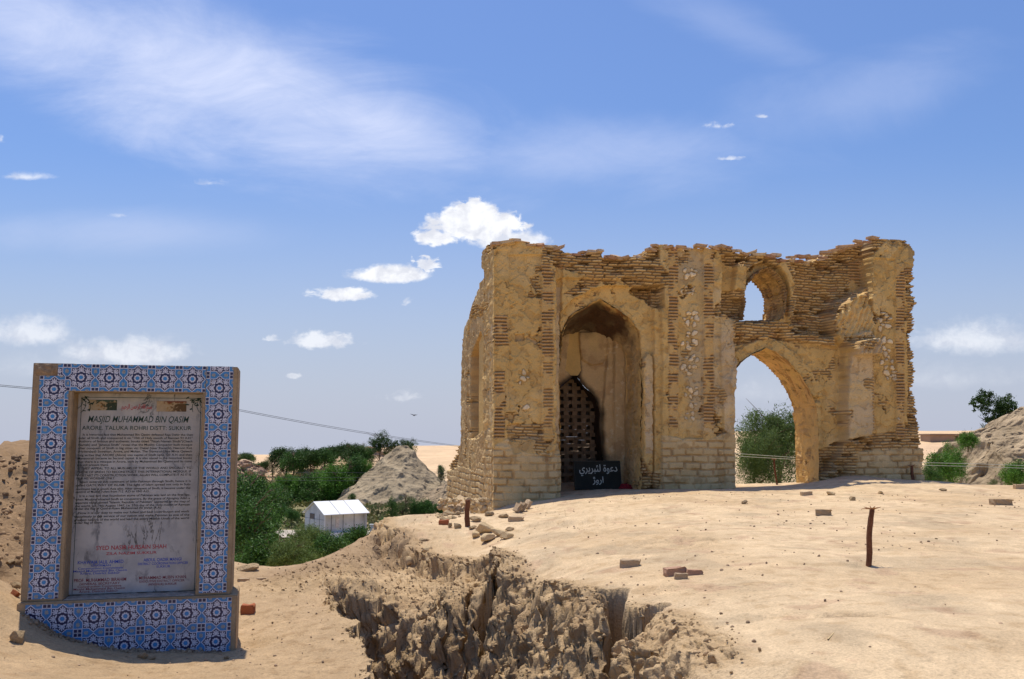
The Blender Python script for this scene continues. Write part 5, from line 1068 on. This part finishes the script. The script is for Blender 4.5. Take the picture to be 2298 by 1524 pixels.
# far building on the desert rim
fx0 = at_Y(2088, 990, 240); fb_ = empty('flat_building', fx0, math.radians(4), label='long low flat roofed building on the desert rim at the right', cat='building'); LB = 9.6
shed_box('wall', [(0, LB - 3, 0, 5, -2, 1.55), (LB - 3, LB, 2.2, 5, -2, 1.5)], material('mud_wall', (.36, .24, .16), var=.1, vscale=.5), fb_); shed_box('roof', [(-.3, LB + .5, -.5, 5.3, 1.56, 1.86)], material('roof_slab', (.30, .20, .14)), fb_)
for x in (LB - 2.2, LB - 1.2, LB - .2): shed_box('column', [(x, x + .3, .1, .4, -2, 1.55)], material('column_wash', (.5, .38, .28)), fb_)

# ---------------------------------------------------------------- blackboard and cloth in the alcove
bcx = px2f(1343, 1088, .62); BW, BH = 107 / 115 * .90, .50
pb_ = f2w(float(bcx[0]), .62, gz(*f2w(float(bcx[0]), .5, 0)[:2]) + .01)
board = empty('painted_board', pb_, TH + math.radians(1), label='black board with white painted Sindhi lettering leaning in the alcove', cat='sign board'); board.rotation_euler = (math.radians(-9), 0, TH)
u0b = float(px2f(1292, 1060, .62)[0]); u1b = float(px2f(1394, 1060, .62)[0]); BW = u1b - u0b; BH = float(px2f(1343, 1025, .66)[1] - px2f(1343, 1088, .60)[1])
bm_ = material('black_paint', (.020, .021, .016), rough=.75, spec=.15, var=.3, vscale=6, fine=.3)
panel = shed_box('panel', [(-BW / 2, BW / 2, 0, .025, 0, BH)], bm_, board); shed_box('rim', [(-BW / 2 - .01, BW / 2 + .01, -.008, .03, BH, BH + .015), (-BW / 2 - .012, -BW / 2, -.008, .03, 0, BH), (BW / 2, BW / 2 + .012, -.008, .03, 0, BH)], material('worn_rim', (.05, .045, .035)), board)
WI = material('chalky_paint', (.42, .43, .37), var=.35, vscale=14, fine=.2)
for s, x0, x1, zc_, h in [('دعوة لئبريري', -.40, .44, .52, .17), ('اروڙ', -.12, .12, .20, .11)]:
    v, f = text_mesh(shape_ar(s), 0, .012); a0, a1 = min(p[0] for p in v), max(p[0] for p in v); b0, b1 = min(p[1] for p in v), max(p[1] for p in v); kx = (x1 - x0) * BW / (a1 - a0); kz_ = (.42 if x0 < -.3 else .30) * BH / (b1 - b0)
    mesh_np('lettering', [(x0 * BW + (p[0] - a0) * kx, -.003, zc_ * BH + (p[1] - b0) * kz_ - .02) for p in v], f, WI, parent=panel)
# red cloth: a crumpled heap
cx0 = f2w(float(px2f(1404, 1088, .62)[0]), .62, 0); a, b = np.meshgrid(np.linspace(-1, 1, 40), np.linspace(-1, 1, 40)); q = np.hypot(a, b); zc = .085 * np.clip(1 - q, 0, 1) ** .6 * (1 + .8 * fbm(a, b, 0 * a, 2.2, 3, 3)) + .012 * ridged(a, b, 0 * a, 2.5, 3, 4) * (q < 1)
cl = mesh_np('red_cloth', np.stack([a * .13, b * .10, np.maximum(zc, 0)], -1).reshape(-1, 3), grid_faces(40, 40), material('red_fabric', (.20, .012, .018), var=.15, vscale=10), smooth=True); cl.location = (cx0[0], cx0[1], gz(cx0[0], cx0[1]) + .004); tag(cl, 'crumpled dark red cloth on the ground beside the black board', 'cloth')
# ---------------------------------------------------------------- stones, bricks, stakes, wires
import bmesh
def rock_mesh(name, seed, mat, sub=3, ang=.35, rough=.05, flat=.0):
    bm = bmesh.new(); bmesh.ops.create_icosphere(bm, subdivisions=sub, radius=1.0); v = np.array([x.co[:] for x in bm.verts]); r = np.random.RandomState(seed)
    for _ in range(15):                                   # chop facets off
        n = r.normal(size=3); n /= np.linalg.norm(n); h = r.uniform(.45, .8); d = v @ n; m = d > h; v[m] -= np.outer((d[m] - h) * .98, n)
    v *= (1 + rough * fbm(v[:, 0], v[:, 1], v[:, 2], 1.6, 3, seed) + .03 * fbm(v[:, 0], v[:, 1], v[:, 2], 6, 2, seed + 3))[:, None]
    v *= np.array([1, r.uniform(.65, .95), r.uniform(.55, .8)])
    for x, c in zip(bm.verts, v): x.co = c
    me = bpy.data.meshes.new(name); bm.to_mesh(me); bm.free(); me.materials.append(mat); me.polygons.foreach_set('use_smooth', np.zeros(len(me.polygons), bool)); return me
RK = [rock_mesh('stone', i, M['stone']) for i in range(6)]; RG = [rock_mesh('rock', 20 + i, material('dusty_rock', (.52, .38, .22), var=.2, vscale=3, bump=.03, bscale=9, fine=.15)) for i in range(4)]
BKM = {'buff': brick_mesh('brick', 1, 1, 1, material('buff_brick', (.50, .37, .235), var=.18, vscale=9, bump=.006, bscale=50), 41), 'red': brick_mesh('brick', 1, 1, 1, M['redbrick'], 42), 'dark': brick_mesh('brick', 1, 1, 1, material('dark_buff_brick', (.40, .29, .18), var=.2, vscale=9, bump=.006, bscale=50), 43), 'pink': brick_mesh('brick', 1, 1, 1, material('pinkish_brick', (.50, .30, .20), var=.2, vscale=9, bump=.006, bscale=50), 44)}
def put(me, name, px, py, size, label, cat, group=None, rz=None, tilt=(0, 0), sink=.25, zr=-.9, at=None, lift=0.0):
    """size = (length, width, height) in metres; stands with its foot at the ground seen at the pixel"""
    X, Y, Z = at or gpx(px, py, zr); o = bpy.data.objects.new(name, me); COL.objects.link(o)
    half = size[2] * (.5 if me.name.startswith('brick') else .30); o.location = (X, Y, Z + half * (1 - sink) + lift); o.scale = size if me.name.startswith('brick') else tuple(s / 2 for s in size)
    o.rotation_euler = (tilt[0], tilt[1], random.uniform(0, 3) if rz is None else rz); tag(o, label, cat, group); return o
def S(px, n, zr=-.9, py=1100): return n / FPX * abs(zr * FPX / (py - HOR))      # pixel width -> metres on ground seen at that row
for (px, py, w, h, kind, lab) in [
    (1811, 1112, 24, 10, 'buff', 'flat buff brick lying in front of the large arch'), (1850, 1157, 33, 15, 'dark', 'buff brick with a dark end between the stake and the pier'), (2106, 1134, 0, 0, None, ''),
    (2251, 1134, 45, 15, 'dark', 'long brown brick lying flat near the right edge'), (2292, 1098, 26, 12, 'buff', 'buff brick cut by the right edge below the green bush'), (1415, 1273, 42, 19, 'buff', 'lone buff brick on the bare sand left of the broken bricks'),
    (1516, 1290, 48, 18, 'pink', 'largest of the three broken pinkish bricks half sunk in sand'), (1529, 1300, 28, 14, 'buff', 'small brick piece in front of the broken pinkish bricks'), (1560, 1290, 34, 12, 'pink', 'reddish brick behind the small piece in the broken cluster'),
    (555, 1378, 29, 22, 'red', 'red brick standing on the path right of the monument'), (1158, 1170, 32, 12, 'buff', 'worn brick below the leaning bricks at the ruin corner'), (1005, 1182, 0, 0, None, ''), (996, 1178, 22, 12, 'red', 'red brick at the left end of the stone heap'),
    (1055, 1190, 0, 0, None, ''), (1025, 1188, 0, 0, None, ''), (545, 1305, 24, 7, 'buff', 'flat brick on the path close behind the monument'), (586, 1302, 22, 6, 'buff', 'flat brick further right on the path behind the monument')]:
    if not kind: continue
    X, Y, Z = gpx(px, py, -1.45 if px < 700 else -.9); k = Y / FPX
    put(BKM[kind], 'brick', px, py, (w * k, max(w * .5, h) * k, h * k), lab, 'brick', rz=random.uniform(-.35, .35) if w > 30 else random.uniform(-.2, .2), sink=.3, at=(X, Y + w * .2 * k, Z), tilt=(random.uniform(-.05, .05), random.uniform(-.08, .08)))
for (px, py, w, h, lab) in [(1864, 1111, 32, 14, 'pale broad stone in front of the sand drift'), (1913, 1123, 21, 15, 'rounded grey stone right of the pale broad stone'), (1976, 1108, 20, 11, 'small pale stone in front of the end pier'), (1670, 1131, 21, 15, 'pointed brown stone in front of the middle pier'),
                       (2115, 1102, 20, 9, 'small flat stone on the sand right of the ruin'), (320, 1476, 40, 22, 'pinkish broken stone on the sand before the monument'), (343, 1480, 26, 8, 'thin flat flake beside the pinkish stone'), (508, 1478, 18, 12, 'small dark stone on the sand right of the monument foot'),
                       (40, 1440, 62, 44, 'large brown clod at the lower left corner'), (110, 1425, 20, 7, 'flat pale flake left of the buried plinth'), (22, 1272, 30, 14, 'brown rock on the rubble slope left of the monument'), (35, 1320, 34, 20, 'dark rock at the foot of the rubble slope'),
                       (2142 - 40, 1210, 9, 5, 'tiny dark stone on the right of the plateau'), (1310, 1300, 8, 4, 'tiny stone on the sand above the crack')]:
    X, Y, Z = gpx(px, py, -1.45 if px < 700 else -.9); k = Y / FPX; put(RG[hash(px) % 4] if px not in (1864, 1976) else RK[1], 'stone', px, py, (w * k, w * k * .8, h * k * 1.4), lab, 'stone', sink=.35, at=(X, Y, Z))
# tile shard: red brick piece by the monument's left foot
X, Y, Z = gpx(33, 1338, -1.2); put(BKM['red'], 'brick', 0, 0, (.07, .05, .045), 'orange red brick fragment left of the monument base', 'brick', at=(X, Y, Z), tilt=(.5, .4))
# ring of stones
for (px, py, w, h, lab) in [(1088, 1196, 44, 36, 'largest whitish boulder at the back of the stone ring'), (1068, 1206, 26, 20, 'stone at the left of the ring below the largest boulder'), (1095, 1214, 38, 20, 'long low stone at the front of the ring'), (1120, 1203, 36, 24, 'pale stone in the middle of the ring right of the boulder'),
                       (1137, 1209, 34, 20, 'wedge shaped stone at the right end of the ring'), (1144, 1190, 22, 12, 'brownish stone behind the right end of the ring')]:
    X, Y, Z = gpx(px, py, -1.1); k = Y / FPX; put(RK[(px + py) % 6], 'stone', px, py, (w * k * 1.35, w * k, h * k * 1.5), lab, 'stone', 'stones of the ring on the plateau edge', sink=.2, at=(X, Y, Z))
for (px, py, w, h, lab, m_) in [(1027, 1186, 24, 20, 'round grey stone left of the short stake', RG[0]), (1010, 1184, 16, 16, 'tan stone touching the round grey stone', RG[1]), (1060, 1188, 30, 12, 'flat brown block right of the short stake', RG[2]), (1066, 1170, 38, 18, 'grey lump behind the flat brown block', RG[3]), (1130, 1162, 38, 16, 'broad grey lump of fallen masonry under the ruin corner', RG[0]), (1098, 1158, 26, 16, 'rounded lump beside the fallen masonry', RG[1])]:
    X, Y, Z = gpx(px, py, -1.1); k = Y / FPX; put(m_, 'stone', px, py, (w * k, w * k * .8, h * k * 1.3), lab, 'stone', sink=.2, at=(X, Y, Z))
# leaning bricks at the corner
for i, (px, py) in enumerate([(1172, 1148), (1184, 1143), (1162, 1150)]):
    X, Y, Z = gpx(px, py, -1.1); k = Y / FPX; put(BKM['dark' if i != 1 else 'buff'], 'brick', px, py, (.13, .16, .05), ['middle of three bricks leaning on edge at the ruin corner', 'rightmost of three bricks leaning on edge at the ruin corner', 'leftmost of three bricks leaning on edge at the ruin corner'][i], 'brick', at=(X, Y, Z + .05), tilt=(.1, -1.0), rz=.3)
# heap of rubble at the foot of the side wall
hr = random.Random(12)
for i in range(110):
    t = hr.random(); px = 984 + 114 * t; lo = 1172 - 24 * t; q_ = hr.random(); py = lo - q_ * (54 - 24 * t)
    X, Y, Z = gpx(px, py, -1.1); Y = min(Y, 15.5); X = float(ray(px, py)[0]) * Y; Z = max(gz(X, Y), EYE + float(ray(px, py)[1]) * Y); w = hr.uniform(9, 21) * Y / FPX
    put(RK[i % 6] if hr.random() < .75 else RG[i % 4], 'stone', 0, 0, (w * 1.15, w, w * .95), 'pale stone in the heap at the foot of the ruin side wall', 'stone', 'stones heaped at the foot of the ruin side wall', at=(X, Y, Z - w * .2), tilt=(hr.uniform(-.6, .6), hr.uniform(-.6, .6)), sink=.1)
# stones bedded in the scarp
for (px, py, w, h, lab) in [(917, 1258, 26, 30, 'pale squarish stone bedded in the broken bank'), (957, 1238, 34, 30, 'yellowish stone bedded under the plateau rim'), (968, 1262, 36, 24, 'grey stone below the yellowish one in the bank'), (875, 1252, 22, 16, 'small grey stone at the left of the bank stones'), (760, 1300, 20, 18, 'orange tinged stone on the rim of the pit'), (1105, 1436, 14, 12, 'cream stone stuck in the face of the pit'), (952, 1215, 30, 16, 'dark clod jutting from the plateau rim')]:
    X, Y, Z = gpx(px, py, -1.25); k = Y / FPX; put(RK[px % 6] if 'dark' not in lab and 'grey' not in lab else RG[px % 4], 'stone', 0, 0, (w * k * 1.1, w * k, h * k * 1.1), lab, 'stone', at=(X, Y + .03, Z), sink=.45)
# pale block at the crest behind the monument
X, Y, Z = gpx(560, 1292, -1.42); put(RG[2], 'rock', 0, 0, (.34, .3, .22), 'pale flat topped block on the crest just right of the monument', 'rock', at=(X - .1, Y + .2, Z), sink=.3)

def scatter(name, mask, n, smin, smax, mat, seed, power=2.2, sub=1, col=None, dens=None):
    r = np.random.RandomState(seed); w = (np.gradient(GX, axis=1) * np.gradient(GY, axis=0)); sl_ = np.hypot(np.gradient(GZ, axis=1) / np.gradient(GX, axis=1), np.gradient(GZ, axis=0) / np.gradient(GY, axis=0)); w = w * np.sqrt(1 + np.minimum(sl_, 4) ** 2) * mask; w = w.ravel() / w.sum()
    idx = r.choice(len(w), n, p=w); base = gv[idx] + r.normal(size=(n, 3)) * .004
    prot = []
    for i in range(5):
        bm = bmesh.new(); bmesh.ops.create_icosphere(bm, subdivisions=sub, radius=1); v = np.array([x.co[:] for x in bm.verts]); f = np.array([[q.index for q in p.verts] for p in bm.faces]); bm.free()
        rs = np.random.RandomState(i + seed); v = v * rs.uniform(.5, 1.3, (len(v), 1)) * np.array([1, .8, .6]); prot.append((v, f))
    s = smin + (smax - smin) * r.rand(n) ** power; ang = r.uniform(0, 6.28, (n, 3)); Vv, Ff, off = [], [], 0
    ca, sa = np.cos(ang), np.sin(ang)
    for k in range(5):
        sel = np.nonzero(np.arange(n) % 5 == k)[0]; v, f = prot[k]; q = v[None] * s[sel][:, None, None]
        x, y, z = q[..., 0], q[..., 1], q[..., 2]; c, s_ = ca[sel][:, :1], sa[sel][:, :1]; x, y = x * c - y * s_, x * s_ + y * c; c, s_ = ca[sel][:, 1:2], sa[sel][:, 1:2]; tl = .5; c = np.cos(ang[sel][:, 1:2] * .12 * tl * 8 - 1.5); s_ = np.sin(ang[sel][:, 1:2] * .12 * tl * 8 - 1.5); y, z = y * c - z * s_, y * s_ + z * c
        Q = np.stack([x, y, z], -1) + base[sel][:, None, :]; Vv.append(Q.reshape(-1, 3)); Ff.append((f[None] + (np.arange(len(sel)) * len(v))[:, None, None] + off).reshape(-1, 3)); off += len(sel) * len(v)
    o = mesh_np(name, np.concatenate(Vv), np.concatenate(Ff), mat); return o
near = (GX > -2.6) & (GX < 1.7) & (GY > 2.6) & (GY < 12)
tag(scatter('clods', (np.clip(R_, 0, 1) ** .8) * near, 24000, .003, .020, material('clods', (.36, .25, .14), var=.2, vscale=2, bump=.006, bscale=70, fine=.2, island=.22), 3, 3.2), 'crumbled clay clods covering the broken face of the pit', 'clods', kind='stuff')
fl = (1 - np.clip(R_ * 2, 0, 1)) * (~TR) * (GY > 2.8) * (GY < 15) * (GX > -6) * (GX < 8)
dn_ = .25 + 1.6 * sm(fbm(GX, GY, zero, .8, 3, 801), 0, .4) + 1.0 * (GX < -.6) + 1.2 * sm(polydist(GX, GY, RIM), .8, .1)
tag(scatter('pebbles', fl * dn_, 7000, .0022, .018, material('pebbles', (.34, .24, .155), var=.2, vscale=2, fine=.1, island=.35), 5, 3.5), 'small pebbles strewn over the sand', 'pebbles', kind='stuff')
lm = (LEFT > .3) * (GY < 15) * (GX > -9)
tag(scatter('rubble', lm * 1.0, 9000, .004, .065, material('rubble', (.27, .175, .095), var=.2, vscale=2, bump=.008, bscale=40, fine=.15, island=.3), 7, 4.5), 'brown earth rubble on the slope left of the monument', 'rubble', kind='stuff')
# mud line where the ground meets the monument plinth
m1 = polydist(GX, GY, [tuple(S0 + SU * u_ + SN * (-.10)) for u_ in (.05, .45, .95, 1.3)]); hp = sm(m1, .10, .02) * (GX < 2) * (GY < 9)
tag(scatter('mud_crumbs', hp * 1.0, 520, .006, .030, material('mud_crumbs', (.30, .21, .13), var=.2, vscale=3, bump=.005, bscale=60, fine=.2, island=.25), 9, 2.0), 'crumbs of mud piled along the foot of the tiled plinth', 'mud', kind='stuff')
# scrub on the valley floor
rs = np.random.RandomState(4); nsc = 30000; D_ = rs.uniform(40, 112, nsc); pa = rs.uniform(-.35, .02, nsc); X_ = pa * D_; keepm = (np.abs(D_ - (74 + .06 * X_)) > 4.0) & (fbm(X_, D_, 0 * X_, .10, 3, 33) > -.10) & ~((X_ > -15) & (X_ < -9) & (D_ > 66) & (D_ < 74)); X_, D_ = X_[keepm], D_[keepm]; n_ = len(X_)
Zg_ = z_far(X_, D_); Pc = np.stack([X_, D_, Zg_ + rs.rand(n_) ** 1.5 * .45], -1); t = rs.normal(size=(n_, 3)); t /= np.linalg.norm(t, axis=1)[:, None]; b_ = np.cross(t, rs.normal(size=(n_, 3))); b_ /= np.linalg.norm(b_, axis=1)[:, None]; s_ = rs.uniform(.10, .26, n_)[:, None]
tag(mesh_np('scrub', np.stack([Pc - t * s_, Pc - b_ * s_ * .6, Pc + t * s_, Pc + b_ * s_ * .6], 1).reshape(-1, 3), np.arange(n_ * 4).reshape(-1, 4), leaf_mat('scrub_leaves', (.13, .135, .045))), 'low olive scrub covering the valley floor', 'scrub', kind='stuff')

# ---- wooden stakes with frayed heads
def stake(px, yt, yb_, lean, label, D=None, r=.012, fray=True):
    if D: X, Y, Z = at_Y(px, yb_, D)
    else: X, Y, Z = gpx(px, yb_, -.9)
    H = (yb_ - yt) / FPX * Y * 1.0; e = empty('wooden_stake', (X, Y, Z), label=label, cat='stake'); n = 14; V, Fc = [], []; rr = random.Random(px)
    for i in range(n + 1):
        t = i / n; cx_ = lean * H * t + .004 * math.sin(t * 7); q = -.08 + (H + .08) * t
        for k in range(9): a = k * 2 * math.pi / 9; R = r * (1.12 - .2 * t) * (1 + .13 * math.sin(3 * a + t * 9) + rr.uniform(-.08, .08)); V.append((cx_ + R * math.cos(a), R * math.sin(a), q))
    for i in range(n):
        for k in range(9): Fc.append([i * 9 + k, i * 9 + (k + 1) % 9, (i + 1) * 9 + (k + 1) % 9, (i + 1) * 9 + k])
    Fc.append(list(range(n * 9, n * 9 + 9))); mesh_np('shaft', V, Fc, M['wood'], parent=e, smooth=True)
    if fray:
        sg = []
        for k in range(11): a = k * 2.39; L_ = r * rr.uniform(1.6, 3.4); p = Vector((lean * H + r * .6 * math.cos(a), r * .6 * math.sin(a), H - .005)); q = p + Vector((math.cos(a) * L_, math.sin(a) * L_, L_ * rr.uniform(-.1, .5))); sg += [(p, q, r * .28, r * .10)]
        v, f = limb_np(sg, 5); mesh_np('frayed_head', v, f, material('split_wood', (.36, .19, .09), var=.3, vscale=30), parent=e)
    return e
stake(1945, 1145, 1270, .13, 'reddish wooden stake with a splintered top standing in the sand', r=.019)
stake(1744, 1031, 1088, -.10, 'dark stake with frayed head standing in the large arch', r=.017)
stake(2050, 1046, 1085, -.06, 'short dark stake leaning against the end pier of the ruin', r=.028, D=float(f2w(7.75, -.12, 0)[1]))
stake(1048, 1124, 1182, .02, 'rusty brown stake standing in the stone heap', r=.032, fray=False)

def wire(name, pts, r, label, mat, grp=None, sag=0.0, nseg=14):
    sg = []; P3 = [Vector(p) for p in pts]; ch = []
    for i in range(len(P3) - 1):
        for k in range(nseg): t = k / nseg; q = P3[i].lerp(P3[i + 1], t); q.z -= sag * 4 * t * (1 - t); ch.append(q)
    ch.append(P3[-1])
    for a, b in zip(ch[:-1], ch[1:]): sg.append((a, b, r, r))
    v, f = limb_np(sg, 5); o = mesh_np(name, v, f, mat, smooth=True); return tag(o, label, 'wire', grp)
WM = material('galvanised_wire', (.42, .46, .42), rough=.5, var=.1); WD = material('dark_wire', (.06, .06, .07), rough=.6)
wire('fence_wire', [at_Y(1640, 1017, 20.5), at_Y(1800, 1028, 20.5)], .006, 'upper thin wire stretched behind the large arch', WM); wire('fence_wire', [at_Y(1640, 1023, 20.5), at_Y(1800, 1032, 20.5)], .006, 'lower thin wire stretched behind the large arch', WM)
wire('fence_wire', [at_Y(2062, 1038, 20), at_Y(2190, 1041, 20), at_Y(2330, 1046, 20)], .005, 'upper thin wire crossing in front of the rocky hill', WM); wire('fence_wire', [at_Y(2062, 1044, 20), at_Y(2190, 1047, 20), at_Y(2330, 1052, 20)], .005, 'lower thin wire crossing in front of the rocky hill', WM)
for k, (y0, y1) in enumerate([(1060, 1062), (1071, 1073), (1078, 1080)]): wire('fence_wire', [at_Y(595, y0, 40), at_Y(1020, y1, 30)], .005, ['top', 'middle', 'lowest'][k] + ' of the faint wires crossing before the grey mound', WD)
for k in (0, 1): wire('power_line', [at_Y(-60, 858 + 3 * k, 60), at_Y(300, 887 + 3 * k, 64), at_Y(527, 917 + 3 * k, 70), at_Y(820, 970 + 3 * k, 84), at_Y(1060, 1004 + 2 * k, 110)], .016, ['upper', 'lower'][k] + ' overhead power line crossing the sky behind the monument', WD, sag=.05)
# a bird far off
bv = [(-.35, 0, .08), (-.12, .05, .06), (0, .1, 0), (.12, .05, .06), (.35, 0, .08), (.1, -.08, .02), (0, -.2, 0), (-.1, -.08, .02), (0, 0, .05), (0, 0, -.05)]
bd = mesh_np('bird', bv, [[0, 1, 8, 7], [1, 2, 8], [2, 3, 8], [3, 4, 5, 8], [5, 6, 8], [6, 7, 8], [1, 0, 7, 9], [2, 1, 9], [3, 2, 9], [5, 4, 3, 9], [6, 5, 9], [7, 6, 9]], WD); bd.location = at_Y(928, 932, 70); bd.rotation_euler = (.3, .1, .6); tag(bd, 'tiny dark bird gliding in the sky left of the ruin', 'bird')
# dry twig and straw on the plateau
v, f = limb_np([((0, 0, .004), (.06, .10, .012), .003, .002)], 5); tw = mesh_np('straw', v, f, material('dry_straw', (.55, .42, .22))); tw.location = gpx(1858, 1437, -.86); tag(tw, 'pale straw lying by the hollow in the sand', 'straw')
